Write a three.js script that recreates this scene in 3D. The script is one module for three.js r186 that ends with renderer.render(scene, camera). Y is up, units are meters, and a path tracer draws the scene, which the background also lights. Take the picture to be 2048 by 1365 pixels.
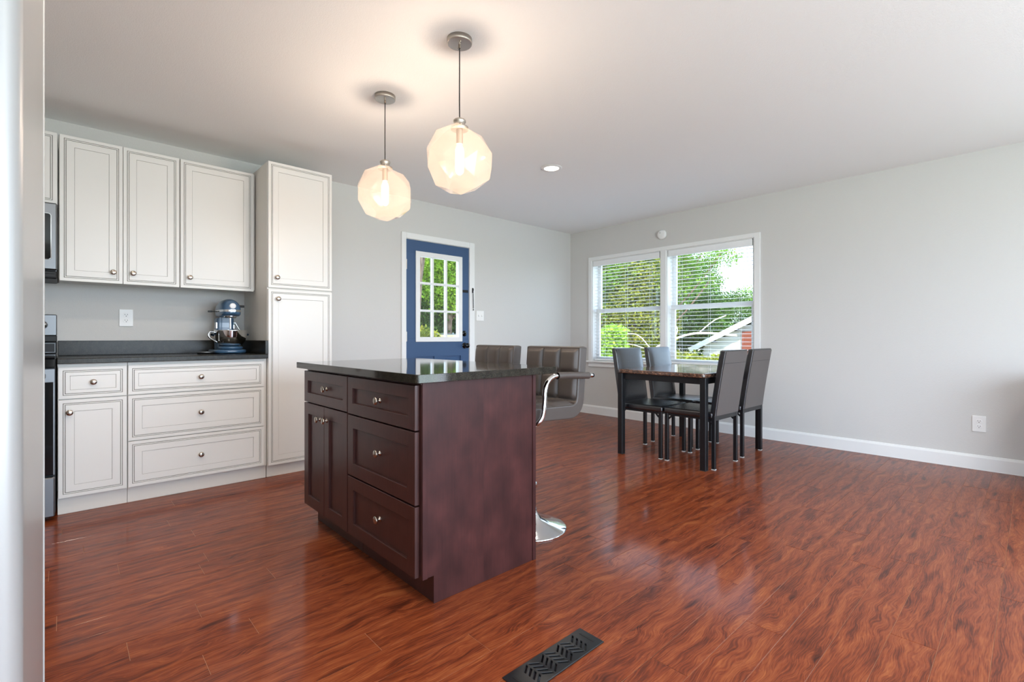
import * as THREE from 'three';
import { mergeGeometries } from 'three/addons/utils/BufferGeometryUtils.js';
import { RoundedBoxGeometry } from 'three/addons/geometries/RoundedBoxGeometry.js';
import { ConvexGeometry } from 'three/addons/geometries/ConvexGeometry.js';
import { RectAreaLightUniformsLib } from 'three/addons/lights/RectAreaLightUniformsLib.js';
import { createNoise2D, createNoise3D } from 'simplex-noise';

// ------------------------------------------------------------------ camera, sky, sun, daylight, exposure
const scene = new THREE.Scene();
const renderer = new THREE.WebGLRenderer({ antialias: true });
renderer.toneMapping = THREE.LinearToneMapping;
renderer.toneMappingExposure = 1.1;
renderer.shadowMap.enabled = true;
RectAreaLightUniformsLib.init();

const W = 2048, H = 1365, F = 968;
const camera = new THREE.PerspectiveCamera(2 * Math.atan(H / 2 / F) * 180 / Math.PI, W / H, 0.05, 200);
const CAM = new THREE.Vector3(4.3658, 1.013, 5.132), YAW = 42.72 * Math.PI / 180;
camera.position.copy(CAM);
camera.lookAt(CAM.x - Math.cos(YAW), CAM.y, CAM.z - Math.sin(YAW));
camera.setViewOffset(W, H, 0, 7.5, W, H);
scene.add(camera);

function rng(seed) { let s = seed >>> 0; return () => { s = (s + 0x6d2b79f5) | 0; let t = Math.imul(s ^ (s >>> 15), 1 | s); t = (t + Math.imul(t ^ (t >>> 7), 61 | t)) ^ t; return ((t ^ (t >>> 14)) >>> 0) / 4294967296; }; }
const n2 = createNoise2D(rng(11)), n3 = createNoise3D(rng(12));
const mix = (a, b, t) => a + (b - a) * t, clamp = (x, a = 0, b = 1) => Math.min(b, Math.max(a, x)), smooth = (a, b, x) => { const t = clamp((x - a) / (b - a)); return t * t * (3 - 2 * t); };

{ // hazy pale summer sky
  const w = 256, h = 128, d = new Float32Array(w * h * 4);
  for (let j = 0; j < h; j++) for (let i = 0; i < w; i++) {
    const el = (j + 0.5) / h - 0.5, t = clamp(el * 2), a = i / w * 2 * Math.PI;
    const cl = 0.5 + 0.5 * n3(Math.cos(a) * 1.6, Math.sin(a) * 1.6, el * 7), k = 0.25 * smooth(0.45, 0.9, cl) * (1 - t);
    const c = el < 0 ? [0.45, 0.47, 0.42] : [mix(0.58, 0.34, t), mix(0.78, 0.56, t), mix(1.0, 0.97, t)];
    d.set([mix(c[0], 1.0, k), mix(c[1], 1.0, k), mix(c[2], 1.0, k), 1], (j * w + i) * 4);
  }
  const t = new THREE.DataTexture(d, w, h, THREE.RGBAFormat, THREE.FloatType);
  t.mapping = THREE.EquirectangularReflectionMapping; t.magFilter = THREE.LinearFilter; t.needsUpdate = true;
  scene.background = t; scene.backgroundIntensity = 4.8;
}
const sun = new THREE.DirectionalLight(0xffefd6, 8.5);
sun.position.set(14, 30, 17); sun.target.position.set(0, 0, -4); sun.castShadow = true; sun.shadow.radius = 1.5;
Object.assign(sun.shadow.camera, { left: -25, right: 25, top: 25, bottom: -25, far: 90 });
scene.add(sun, sun.target);
const RX = 6.7, RZ = 6.0, RH = 2.44;             // the room: x 0..RX, z 0..RZ
// daylight: area lamps at three unseen windows, placed to light the room
function unseenWindowLamp(w, h, x, y, z, tx, ty, tz, I) {
  const l = new THREE.RectAreaLight(0xdfeeff, I, w, h); l.position.set(x, y, z); l.lookAt(tx, ty, tz); scene.add(l); return l;
}
unseenWindowLamp(3.8, 1.75, RX - 0.03, 1.2, 3.3, 0, 1.2, 3.3, 7.0);  // end window lamp, out of view, lights the cabinets and kitchen wall
unseenWindowLamp(1.8, 1.5, 5.5, 1.3, RZ - 0.03, 5.5, 1.3, 0, 2.8);  // side window lamp, out of view, lights the dining wall
unseenWindowLamp(1.4, 1.35, 5.6, 1.375, 0.03, 5.6, 1.375, 6, 1.6);  // lamp added out of view to brighten the far corner and ceiling

// ------------------------------------------------------------------ geometry helpers
const V = (x, y, z) => new THREE.Vector3(x, y, z);
function clean(g) {
  g = g.index ? g.toNonIndexed() : g;
  if (!g.attributes.normal) g.computeVertexNormals();
  if (!g.attributes.uv) g.setAttribute('uv', new THREE.BufferAttribute(new Float32Array(g.attributes.position.count * 2), 2));
  for (const k of Object.keys(g.attributes)) if (!['position', 'normal', 'uv'].includes(k)) g.deleteAttribute(k);
  return g;
}
const merge = (l) => { l = l.flat(Infinity).map(clean); return l.length === 1 ? l[0] : mergeGeometries(l); };
function T(g, x = 0, y = 0, z = 0, rx = 0, ry = 0, rz = 0) {
  return g.applyMatrix4(new THREE.Matrix4().compose(V(x, y, z), new THREE.Quaternion().setFromEuler(new THREE.Euler(rx, ry, rz, 'YXZ')), V(1, 1, 1)));
}
function uvm(g, swap = false) { // uv in metres by the way each triangle points
  g = clean(g); const p = g.attributes.position, uv = g.attributes.uv, a = V(), b = V(), c = V(), n = V();
  for (let i = 0; i < p.count; i += 3) {
    a.fromBufferAttribute(p, i); b.fromBufferAttribute(p, i + 1); c.fromBufferAttribute(p, i + 2);
    n.subVectors(b, a).cross(c.clone().sub(a)); const x = Math.abs(n.x), y = Math.abs(n.y), z = Math.abs(n.z);
    [a, b, c].forEach((q, k) => { const [u, v] = x >= y && x >= z ? [q.z, q.y] : y >= z ? [q.x, q.z] : [q.x, q.y]; uv.setXY(i + k, swap ? v : u, swap ? u : v); });
  }
  return g;
}
function cbox(w, h, d, c = 0.0015) { // box with chamfered edges, 44 triangles
  const hs = [w / 2, h / 2, d / 2], P = [], N = [], a = V(), b = V(), n = V();
  c = Math.min(c, hs[0] * 0.6, hs[1] * 0.6, hs[2] * 0.6);
  const pt = (s, k) => V(...[0, 1, 2].map((i) => s[i] * (i === k ? hs[i] : hs[i] - c)));
  const poly = (v) => { for (let i = 2; i < v.length; i++) { let t = [v[0], v[i - 1], v[i]]; n.subVectors(t[1], t[0]).cross(a.subVectors(t[2], t[0])); b.copy(t[0]).add(t[1]).add(t[2]); if (n.dot(b) < 0) { t = [t[0], t[2], t[1]]; n.negate(); } n.normalize(); for (const q of t) { P.push(q.x, q.y, q.z); N.push(n.x, n.y, n.z); } } };
  for (let k = 0; k < 3; k++) {
    const i = (k + 1) % 3, j = (k + 2) % 3;
    for (const s of [-1, 1]) { const f = (u, v) => { const q = []; q[k] = s; q[i] = u; q[j] = v; return pt(q, k); }; poly([f(-1, -1), f(1, -1), f(1, 1), f(-1, 1)]); }
    for (const u of [-1, 1]) for (const v of [-1, 1]) { const e = (s, ax) => { const q = []; q[k] = s; q[i] = u; q[j] = v; return pt(q, ax); }; poly([e(-1, i), e(1, i), e(1, j), e(-1, j)]); }
  }
  for (const x of [-1, 1]) for (const y of [-1, 1]) for (const z of [-1, 1]) poly([0, 1, 2].map((k) => pt([x, y, z], k)));
  const g = new THREE.BufferGeometry();
  g.setAttribute('position', new THREE.Float32BufferAttribute(P, 3)); g.setAttribute('normal', new THREE.Float32BufferAttribute(N, 3)); g.setAttribute('uv', new THREE.Float32BufferAttribute(new Float32Array(P.length / 3 * 2), 2));
  return g;
}
// box by its limits
const bx = (x0, x1, y0, y1, z0, z1, c) => T(cbox(Math.abs(x1 - x0), Math.abs(y1 - y0), Math.abs(z1 - z0), c), (x0 + x1) / 2, (y0 + y1) / 2, (z0 + z1) / 2);
const rbox = (w, h, d, r, s = 3) => clean(new RoundedBoxGeometry(w, h, d, s, r));
const lathe = (pts, seg = 32) => clean(new THREE.LatheGeometry(pts.map((p) => new THREE.Vector2(p[0], p[1])), seg));
const cyl = (r0, r1, h, seg = 24) => clean(new THREE.CylinderGeometry(r0, r1, h, seg));
const tube = (pts, r, seg = 40, rs = 10, tension = 0.5) => clean(new THREE.TubeGeometry(new THREE.CatmullRomCurve3(pts.map((p) => V(...p)), false, 'catmullrom', tension), seg, r, rs));
function extr(pts, depth, bevel = 0, seg = 2, holes = [], curve = 8) {
  const s = pts instanceof THREE.Shape ? pts : new THREE.Shape(pts.map((p) => new THREE.Vector2(...p)));
  for (const h of holes) s.holes.push(new THREE.Path(h.map((p) => new THREE.Vector2(...p))));
  return clean(new THREE.ExtrudeGeometry(s, { depth: depth - 2 * bevel, bevelEnabled: bevel > 0, bevelThickness: bevel, bevelSize: bevel, bevelOffset: -bevel, bevelSegments: seg, curveSegments: curve })).translate(0, 0, bevel);
}
// rectangular ring in the xy plane, w by h outside, between insets a and b, from z0 to z1
const rect = (w, h, a) => [[-w / 2 + a, -h / 2 + a], [w / 2 - a, -h / 2 + a], [w / 2 - a, h / 2 - a], [-w / 2 + a, h / 2 - a]];
function ring(w, h, a, b, z0, z1, bev = 0.0008, bv = b) {
  const hole = bv === b ? rect(w, h, b) : [[-w / 2 + b, -h / 2 + bv], [w / 2 - b, -h / 2 + bv], [w / 2 - b, h / 2 - bv], [-w / 2 + b, h / 2 - bv]];
  return extr(rect(w, h, a), z1 - z0, bev, 1, [hole.reverse()]).translate(0, 0, z0);
}
function softNormals(g) { g = clean(g); // smooth normals by position
  const p = g.attributes.position, m = new Map(), n = g.attributes.normal; g.computeVertexNormals();
  const key = (i) => [p.getX(i), p.getY(i), p.getZ(i)].map((v) => Math.round(v * 2e4)).join();
  for (let i = 0; i < p.count; i++) { const k = key(i), q = m.get(k) ?? V(); q.add(V(g.attributes.normal.getX(i), g.attributes.normal.getY(i), g.attributes.normal.getZ(i))); m.set(k, q); }
  for (let i = 0; i < p.count; i++) { const q = m.get(key(i)).clone().normalize(); g.attributes.normal.setXYZ(i, q.x, q.y, q.z); }
  return g;
}

// ------------------------------------------------------------------ scene helpers
const taken = new Map();
function numbered(name) { const n = taken.get(name) ?? 0; taken.set(name, n + 1); return n ? name + '_' + String(n).padStart(3, '0') : name; }
function part(name, geos, material, parent, label) {
  const m = new THREE.Mesh(geos instanceof THREE.BufferGeometry ? clean(geos) : merge(geos), material); m.name = name; m.castShadow = m.receiveShadow = true;
  if (label) m.userData.label = label;
  parent.add(m); return m;
}
function thing(name, label, category, [x, y, z] = [0, 0, 0], turn = 0, group) {
  const o = new THREE.Group(); o.name = numbered(name); o.position.set(x, y, z); o.rotation.y = turn; o.userData = { label, category };
  if (group) o.userData.group = group; scene.add(o); return o;
}
function struct(name, label, category) { const o = thing(name, label, category); o.userData.kind = 'structure'; return o; }
function structMesh(name, geos, material, label, category) { const m = part(name, geos, material, scene, label); m.userData.category = category; m.userData.kind = 'structure'; return m; }
function copy(o, label, [x, y, z], turn = 0) { const c = o.clone(); c.name = numbered(o.name.replace(/_\d{3}$/, '')); c.userData = { ...o.userData }; if (label) c.userData.label = label; c.position.set(x, y, z); c.rotation.y = turn; scene.add(c); return c; }

// ------------------------------------------------------------------ textures
function tex(w, h, f, { srgb = true, rx = 1, ry = 1, wrap = THREE.RepeatWrapping } = {}) {
  const d = new Uint8Array(w * h * 4);
  for (let j = 0; j < h; j++) for (let i = 0; i < w; i++) { const c = f(i / w, j / h, i, j), k = (j * w + i) * 4; d[k] = clamp(c[0]) * 255; d[k + 1] = clamp(c[1]) * 255; d[k + 2] = clamp(c[2]) * 255; d[k + 3] = 255; }
  const t = new THREE.DataTexture(d, w, h); t.wrapS = t.wrapT = wrap; t.magFilter = THREE.LinearFilter; t.minFilter = THREE.LinearMipmapLinearFilter;
  if (srgb) t.colorSpace = THREE.SRGBColorSpace; t.repeat.set(rx, ry); t.needsUpdate = true; return t;
}
const fbm = (x, y, o = 4) => { let s = 0, a = 0.5, f = 1; for (let k = 0; k < o; k++) { s += a * n2(x * f, y * f + k * 17.3); a *= 0.5; f *= 2.03; } return s; };
const lerp3 = (a, b, t) => [mix(a[0], b[0], t), mix(a[1], b[1], t), mix(a[2], b[2], t)];
const hex = (h) => [(h >> 16 & 255) / 255, (h >> 8 & 255) / 255, (h & 255) / 255];

// floor boards: figured red-brown wood print, 4 m by 1 m (u runs along the board)
const boardBump = [];
const boardMap = (() => {
  const w = 2048, h = 1024, dark = hex(0x3c190f), mid = hex(0x7a381e), light = hex(0x9c5a32), bump = new Uint8Array(w * h * 4);
  const t = tex(w, h, (u, v, i, j) => {
    const x = u * 4, y = v;
    const wx = 0.1 * n2(x * 1.5, y * 5), sw = smooth(-0.2, 0.7, n2(x * 0.7 + 3, y * 3)), wy = (0.011 + 0.015 * sw) * n2(x * 2.4 + 40, y * 6) + (0.003 + 0.006 * sw) * n2(x * 8 + 9, y * 14);
    const rings = Math.sin((y + wy) * 62 + 7 * fbm((x + wx) * 0.9, (y + wy) * 5.5, 3));
    const fig = fbm((x + wx) * 1.5 + 5, (y + wy) * 19, 4);                   // broad dark figure
    const grain = n2(x * 9 + 20 * wy, (y + wy * 0.9) * 190), fine = n2(x * 26, y * 420);
    const knot = smooth(0.62, 0.95, n2(x * 1.9 + 70, y * 9 + 30));
    let k = 0.49 + 0.06 * rings + 0.38 * fig + 0.19 * grain + 0.08 * fine - 0.34 * knot + 0.2 * Math.pow(1 - Math.abs(n2(x * 2.2 + 30 * wy, (y + wy) * 75 + 11)), 10);
    const b = clamp(0.5 + 0.3 * grain + 0.25 * fine + 0.15 * rings) * 255, q = (j * w + i) * 4; bump[q] = bump[q + 1] = bump[q + 2] = b; bump[q + 3] = 255;
    k = clamp(k); return k < 0.5 ? lerp3(dark, mid, k * 2) : lerp3(mid, light, k * 2 - 1);
  }, { rx: 1 / 4, ry: 1 });
  const bt = new THREE.DataTexture(bump, w, h); bt.wrapS = bt.wrapT = THREE.RepeatWrapping; bt.magFilter = THREE.LinearFilter; bt.repeat.set(1 / 4, 1); bt.needsUpdate = true; boardBump.push(bt);
  return t;
})();
const graniteMap = tex(512, 512, (u, v) => {
  const x = u * 512, y = v * 512, a = n2(x / 5, y / 5), b = n2(x / 9 + 60, y / 9), c = fbm(x / 60, y / 60, 3), s = Math.max(0, n2(x / 2.6 + 9, y / 2.6) - 0.5);
  let k = 0.26 + 0.16 * a + 0.1 * b + 0.12 * c; const col = lerp3(hex(0x0d0c0a), hex(0x726a5a), clamp(k)); return [col[0] + s * 0.6, col[1] + s * 0.58, col[2] + s * 0.48];
}, { rx: 2.5, ry: 2.5 });
const marbleMap = tex(512, 512, (u, v) => {
  const x = u * 6, y = v * 6, wx = fbm(x * 0.9, y * 0.9, 3), k = clamp(0.5 + 0.7 * fbm(x * 1.6 + wx * 2, y * 1.6 - wx * 2, 4)), vein = Math.pow(1 - Math.abs(n2(x * 1.3 + wx * 3, y * 1.3)), 9);
  const c = lerp3(hex(0x231917), hex(0x72513f), k); return [c[0] + vein * 0.34, c[1] + vein * 0.26, c[2] + vein * 0.2];
}, { rx: 2.2, ry: 2.2 });
const stainMap = tex(512, 512, (u, v) => { // mottled cherry stain, fine upright grain (v up)
  const k = 0.5 + 0.42 * fbm(u * 5, v * 4, 4) + 0.06 * n2(u * 150, v * 6) + 0.05 * n2(u * 60 + 5, v * 3);
  return lerp3(hex(0x281110), hex(0x512a27), clamp(k));
}, { rx: 1, ry: 1 });
const darkWoodMap = tex(256, 256, (u, v) => lerp3(hex(0x2e1815), hex(0x4a2a25), clamp(0.5 + 0.25 * n2(u * 60, v * 3) + 0.25 * fbm(u * 5, v * 3, 3))), { rx: 2, ry: 2 });
const leatherBump = tex(256, 256, (u, v) => { const k = 0.5 + 0.3 * n2(u * 70, v * 70) + 0.2 * n2(u * 32, v * 32); return [k, k, k]; }, { srgb: false, rx: 8, ry: 8 });
const brushed = tex(256, 256, (u, v) => { const k = 0.5 + 0.3 * n2(u * 3, v * 160) + 0.2 * n2(u * 9, v * 60); return [k, k, k]; }, { srgb: false, rx: 2, ry: 2 });
const plaster = tex(512, 512, (u, v) => { const k = 0.5 + 0.35 * n2(u * 90, v * 90) + 0.15 * n2(u * 30, v * 30); return [k, k, k]; }, { srgb: false, rx: 1.3, ry: 1.3 });
const barkMap = tex(256, 256, (u, v) => lerp3(hex(0x4a3a30), hex(0xa08775), clamp(0.5 + 0.6 * fbm(u * 14, v * 4, 3))), {});
const lawnMap = tex(256, 256, (u, v) => lerp3(hex(0x4d6a2c), hex(0x8ea255), clamp(0.5 + 0.5 * fbm(u * 20, v * 20, 4))), { rx: 0.3, ry: 0.3 });

// ------------------------------------------------------------------ materials
const mat = (o) => new THREE.MeshStandardMaterial(o), phys = (o) => new THREE.MeshPhysicalMaterial(o);
const M = {
  wall: mat({ color: 0xd3d1cd, roughness: 0.75, bumpMap: plaster, bumpScale: 0.0006 }),
  ceiling: mat({ color: 0xf7f7f6, roughness: 0.9, bumpMap: plaster, bumpScale: 0.0006 }),
  trim: mat({ color: 0xeeeeec, roughness: 0.38 }),
  cabinet: mat({ color: 0xe9e7e2, roughness: 0.36 }),
  carcass: mat({ color: 0xe2ded6, roughness: 0.45 }),
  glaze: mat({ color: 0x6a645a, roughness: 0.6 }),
  nickel: mat({ color: 0xb9aea2, metalness: 1, roughness: 0.24 }),
  satin: mat({ color: 0xc4bcb2, metalness: 1, roughness: 0.34, bumpMap: brushed, bumpScale: 0.0003 }),
  chrome: mat({ color: 0xe6e8ea, metalness: 1, roughness: 0.07 }),
  stainless: mat({ color: 0x808284, metalness: 1, roughness: 0.38, bumpMap: brushed, bumpScale: 0.0002 }),
  fridge: phys({ color: 0xa7a5a2, metalness: 0.25, roughness: 0.4, clearcoat: 0.5, clearcoatRoughness: 0.25 }),
  fridgeSide: mat({ color: 0xb3b0ab, roughness: 0.5 }),
  granite: phys({ map: graniteMap, roughness: 0.06, specularIntensity: 1 }),
  graniteSatin: phys({ map: graniteMap, roughness: 0.25, specularIntensity: 0.45 }),
  board: phys({ map: boardMap, roughness: 0.4, specularIntensity: 0.15, bumpMap: boardBump[0], bumpScale: 0.0003, clearcoat: 0.38, clearcoatRoughness: 0.12 }),
  sub: mat({ color: 0xa87658, roughness: 0.6 }),
  island: mat({ map: darkWoodMap, roughness: 0.33 }),
  islandPanel: phys({ map: stainMap, roughness: 0.42, specularIntensity: 0.6 }),
  taupe: mat({ color: 0x4d4540, roughness: 0.34, bumpMap: leatherBump, bumpScale: 0.0003 }),
  seam: mat({ color: 0x4d453f, roughness: 0.6 }),
  blackLeather: phys({ color: 0x15161a, roughness: 0.24, ior: 1.95, bumpMap: leatherBump, bumpScale: 0.0004 }),
  backLeather: mat({ color: 0x5c5552, roughness: 0.42, bumpMap: leatherBump, bumpScale: 0.0006 }),
  blackMetal: mat({ color: 0x121316, roughness: 0.36 }),
  blackGloss: mat({ color: 0x08090b, roughness: 0.08 }),
  black: mat({ color: 0x0c0c0d, roughness: 0.5 }),
  blackGlass: mat({ color: 0x14171a, roughness: 0.05 }),
  marble: phys({ map: marbleMap, roughness: 0.08, ior: 1.7 }),
  doorBlue: mat({ color: 0x3a567c, roughness: 0.42 }),
  plastic: mat({ color: 0xf0efec, roughness: 0.35 }),
  slot: mat({ color: 0x2c2a28, roughness: 0.7 }),
  blind: mat({ color: 0xf3f4f4, roughness: 0.4 }),
  pane: phys({ color: 0xffffff, roughness: 0.0, transmission: 1, thickness: 0, ior: 1.45 }),
  globe: phys({ color: 0xf6ebe2, roughness: 0.1, transmission: 0.92, thickness: 0, ior: 1.5 }),
  bulb: mat({ color: 0xfff2d8, emissive: 0xffd9a0, emissiveIntensity: 5, roughness: 0.3 }),
  lens: mat({ color: 0xffffff, emissive: 0xfff4e4, emissiveIntensity: 3, roughness: 0.4 }),
  cord: mat({ color: 0x16130f, roughness: 0.7 }),
  mixerBlue: phys({ color: 0x3d5e7c, roughness: 0.28, clearcoat: 0.7, clearcoatRoughness: 0.08 }),
  white: mat({ color: 0xf2f3f4, roughness: 0.25 }),
  rubber: mat({ color: 0xbdbab6, roughness: 0.6 }),
  bark: mat({ map: barkMap, roughness: 0.9 }),
  twig: mat({ color: 0xc9c2b4, roughness: 0.8 }),
  lawn: mat({ map: lawnMap, roughness: 1 }),
  siding: mat({ color: 0xc6c3bd, roughness: 0.6 }),
  roofing: mat({ color: 0x6e6a66, roughness: 0.9 }),
  brick: mat({ color: 0x7a4334, roughness: 0.9 }),
  concrete: mat({ color: 0xd0cbc1, roughness: 0.85 }),
  fence: mat({ color: 0x9aa0a0, roughness: 0.5, metalness: 0.6 }),
};

// ================================================================== THE ROOM
const WT = 0.16;
structMesh('wall_left', [uvm(merge([bx(-WT, 0, 0, 2.03, 2.59, RZ, 0.0001), bx(-WT, 0, 0, 2.03, 0, 1.755, 0.0001), bx(-WT, 0, 2.03, RH, 0, RZ, 0.0001)]))], M.wall, 'light grey painted wall with the blue door and white kitchen cabinets', 'wall');
const WX0 = 0.371, WX1 = 1.383, WX2 = 1.453, WX3 = 2.43, WY0 = 0.70, WY1 = 2.03;
structMesh('wall_right', [uvm(merge([bx(-WT, WX0, 0, RH, -WT, 0, 0.0001), bx(WX3, 4.9, 0, RH, -WT, 0, 0.0001), bx(6.3, RX + WT, 0, RH, -WT, 0, 0.0001), bx(4.9, 6.3, 0, WY0, -WT, 0, 0.0001), bx(4.9, 6.3, 2.05, RH, -WT, 0, 0.0001), bx(WX0, WX3, 0, WY0, -WT, 0, 0.0001), bx(WX0, WX3, WY1, RH, -WT, 0, 0.0001), bx(WX1, WX2, WY0, WY1, -WT, 0, 0.0001)]))], M.wall, 'light grey painted wall with the double window beside the dining table', 'wall');
// unseen end and side walls, opened for the windows placed to light the room
structMesh('wall_back', [uvm(merge([bx(RX, RX + WT, 0, RH, 0, 1.4, 0.0001), bx(RX, RX + WT, 0, RH, 5.2, RZ, 0.0001), bx(RX, RX + WT, 0, 0.325, 1.4, 5.2, 0.0001), bx(RX, RX + WT, 2.075, RH, 1.4, 5.2, 0.0001)]))], M.wall, 'unseen light grey end wall with the opening of the placed wide window', 'wall');
structMesh('wall_side', [uvm(merge([bx(-WT, 4.6, 0, RH, RZ, RZ + WT, 0.0001), bx(6.4, RX + WT, 0, RH, RZ, RZ + WT, 0.0001), bx(4.6, 6.4, 0, 0.55, RZ, RZ + WT, 0.0001), bx(4.6, 6.4, 2.05, RH, RZ, RZ + WT, 0.0001)]))], M.wall, 'light grey kitchen side wall behind the refrigerator', 'wall');
structMesh('ceiling', [uvm(bx(-WT, RX + WT, RH, RH + 0.2, -WT, RZ + WT, 0.0001))], M.ceiling, 'flat white painted ceiling', 'ceiling');
structMesh('roof', [bx(-0.2, RX + 1.0, RH + 0.21, RH + 0.4, -0.2, RZ + 1.0)], M.roofing, 'unseen flat roof slab with overhang placed to keep sun off the unseen windows', 'roof');  // out of view; overhang placed to block sun at the unseen windows

// floor: every board a mesh; boards run along z, 0.122 wide
{
  const floor = struct('floor', 'glossy red-brown figured wood plank floor', 'floor');
  part('pale_seam_subfloor', bx(-WT, RX + WT, -0.2, -0.0012, -WT, RZ + WT, 0.0001), M.sub, floor);  // pale colour in the gaps stands for worn bevel edges catching light
  const r = rng(5), PW = 0.122, L = 1.215, seam = 3.905, known = { 0: 2.351, '-1': 2.51, 2: 2.10, 1: 3.06, '-15': 4.482, '-18': 4.654, '-14': 4.769, '-12': 4.645, '-13': 4.982, '-11': 4.81, '-16': 5.154, '-19': 4.96 };
  const rest = []; let last = 0;
  for (let k = -33; seam + k * PW < RX; k++) {
    const x0 = Math.max(0, seam + k * PW), x1 = Math.min(RX, seam + (k + 1) * PW); if (x1 - x0 < 0.01) continue;
    let off = known[k]; if (off === undefined) { last = (last + 0.31 + 0.5 * r()) % L; off = last; }
    let a = off - Math.ceil(off / L) * L;
    for (; a < RZ; a += L) {
      const z0 = Math.max(a, 0), z1 = Math.min(a + L, RZ); if (z1 - z0 < 0.02) continue;
      const g = cbox(x1 - x0 - 0.0014, 0.01, z1 - z0 - 0.0016, 0.0005), p = g.attributes.position, u0 = r() * 2.7, v0 = r() * 0.87, fl = r() < 0.5 ? -1 : 1;
      for (let i = 0; i < p.count; i++) g.attributes.uv.setXY(i, u0 + (p.getZ(i) * fl + L / 2), v0 + p.getX(i) + PW / 2);
      T(g, (x0 + x1) / 2, -0.005 + (r() - 0.5) * 0.0003, (z0 + z1) / 2);
      if (x0 < 5.0) part('plank', g, M.board, floor); else rest.push(g);
    }
  }
  part('plank_field', rest, M.board, floor).userData.kind = 'stuff';
}
// baseboards with a small ogee top
function baseboard(name, x0, z0, x1, z1, nx, nz, label) {
  const len = Math.hypot(x1 - x0, z1 - z0), g = extr([[0, 0], [0.014, 0], [0.014, 0.094], [0.010, 0.102], [0.006, 0.111], [0, 0.113]], len);
  const m = new THREE.Matrix4().makeBasis(V(nx, 0, nz), V(0, 1, 0), V(nx, 0, nz).cross(V(0, 1, 0)));
  const d = V(nx, 0, nz).cross(V(0, 1, 0)), s = V(x0, 0, z0), e = V(x1, 0, z1), from = e.clone().sub(s).dot(d) > 0 ? s : e;
  g.applyMatrix4(m).translate(from.x, 0, from.z);
  structMesh(name, [g], M.trim, label, 'baseboard');
}
baseboard('baseboard_right', 0, 0, RX, 0, 0, 1, 'white baseboard along the wall under the double window');
baseboard('baseboard_left', 0, 0.014, 0, 1.692, 1, 0, 'white baseboard between the blue door and the room corner');
baseboard('baseboard_pantry', 0, 2.633, 0, 3.59, 1, 0, 'white baseboard between the tall pantry and the blue door');
baseboard('baseboard_back', RX, 0.014, RX, RZ, -1, 0, 'white baseboard along the end wall');

// window_1: double unit of two double-hung sashes in one casing
{
  const w = struct('window_1', 'white double window of two double-hung units with stool and apron', 'window');
  const t = 0.014;
  part('casing', [bx(0.321, WX0, WY0, 2.07, 0, t), bx(WX3, 2.488, WY0, 2.07, 0, t), bx(WX0, WX3, WY1 - 0.005, 2.07, 0, t), bx(WX1, WX2, WY0, WY1 - 0.005, 0, t)], M.trim, w);
  part('stool', bx(0.29, 2.52, 0.682, 0.704, -0.06, 0.05, 0.005), M.trim, w);
  part('apron', [bx(0.321, 2.488, 0.632, 0.682, 0, 0.014, 0.003), bx(0.321, 2.488, 0.625, 0.645, 0, 0.02, 0.004)], M.trim, w);
  for (const [a, b] of [[WX0, WX1], [WX2, WX3]]) {
    part('jamb', [bx(a, a + 0.012, WY0, WY1, -WT, 0.001), bx(b - 0.012, b, WY0, WY1, -WT, 0.001), bx(a, b, WY1 - 0.012, WY1, -WT, 0.001), bx(a, b, WY0 - 0.002, WY0 + 0.012, -WT, -0.05)], M.trim, w);
    const ym = 1.36, f = 0.05;
    const sash = (y0, y1, z) => {
      const cx = (a + b) / 2, ww = b - a - 0.024, hh = y1 - y0;
      const s = part('sash', ring(ww, hh, 0, f, 0, 0.03, 0.002).translate(cx, (y0 + y1) / 2, z), M.trim, w);
      part('pane', bx(cx - ww / 2 + f - 0.004, cx + ww / 2 - f + 0.004, y0 + f - 0.004, y1 - f + 0.004, z + 0.012, z + 0.016, 0.0002), M.pane, s);
    };
    sash(ym - 0.025, WY1 - 0.012, -0.145); sash(WY0 + 0.01, ym + 0.025, -0.112);
  }
}
// blinds: one thing per window unit, every slat a part
function blind(a, b, label) {
  const o = thing('window_blind', label, 'blind', [(a + b) / 2, 0, -0.045], 0, 'white slatted blinds in the double window');
  const w = b - a - 0.03, top = 1.955;
  part('headrail', bx(-w / 2, w / 2, top, 2.012, -0.025, 0.025, 0.002), M.blind, o);
  part('valance', bx(-w / 2 - 0.006, w / 2 + 0.006, top - 0.008, 2.016, 0.04, 0.05, 0.003), M.blind, o);
  const sl = extr([[-0.024, -0.0012], [-0.012, 0.0004], [0, 0.001], [0.012, 0.0004], [0.024, -0.0012], [0.024, 0.0012], [0.012, 0.0028], [0, 0.0034], [-0.012, 0.0028], [-0.024, 0.0012]], w - 0.012).translate(0, 0, -(w - 0.012) / 2).rotateY(Math.PI / 2);
  T(sl, 0, 0, 0, 0.03);
  const pitch = 0.0418; let y = top - 0.03;
  for (; y > 0.752; y -= pitch) { const s = part('slat', sl, M.blind, o); s.position.y = y; }
  part('bottom_rail', bx(-w / 2 + 0.006, w / 2 - 0.006, 0.708, 0.73, -0.025, 0.025, 0.004), M.blind, o);
  for (const k of [-0.36, 0, 0.36]) part('ladder_cord', [-0.026, 0.026].map((z) => T(cyl(0.0011, 0.0011, top - 0.72, 5), k * w, (top + 0.72) / 2, z)), M.blind, o);
}
blind(WX0 + 0.012, WX1 - 0.012, 'white open slatted blind in the window unit nearer the room corner');
blind(WX2 + 0.012, WX3 - 0.012, 'white open slatted blind in the window unit next to the bare wall with the outlet');

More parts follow.
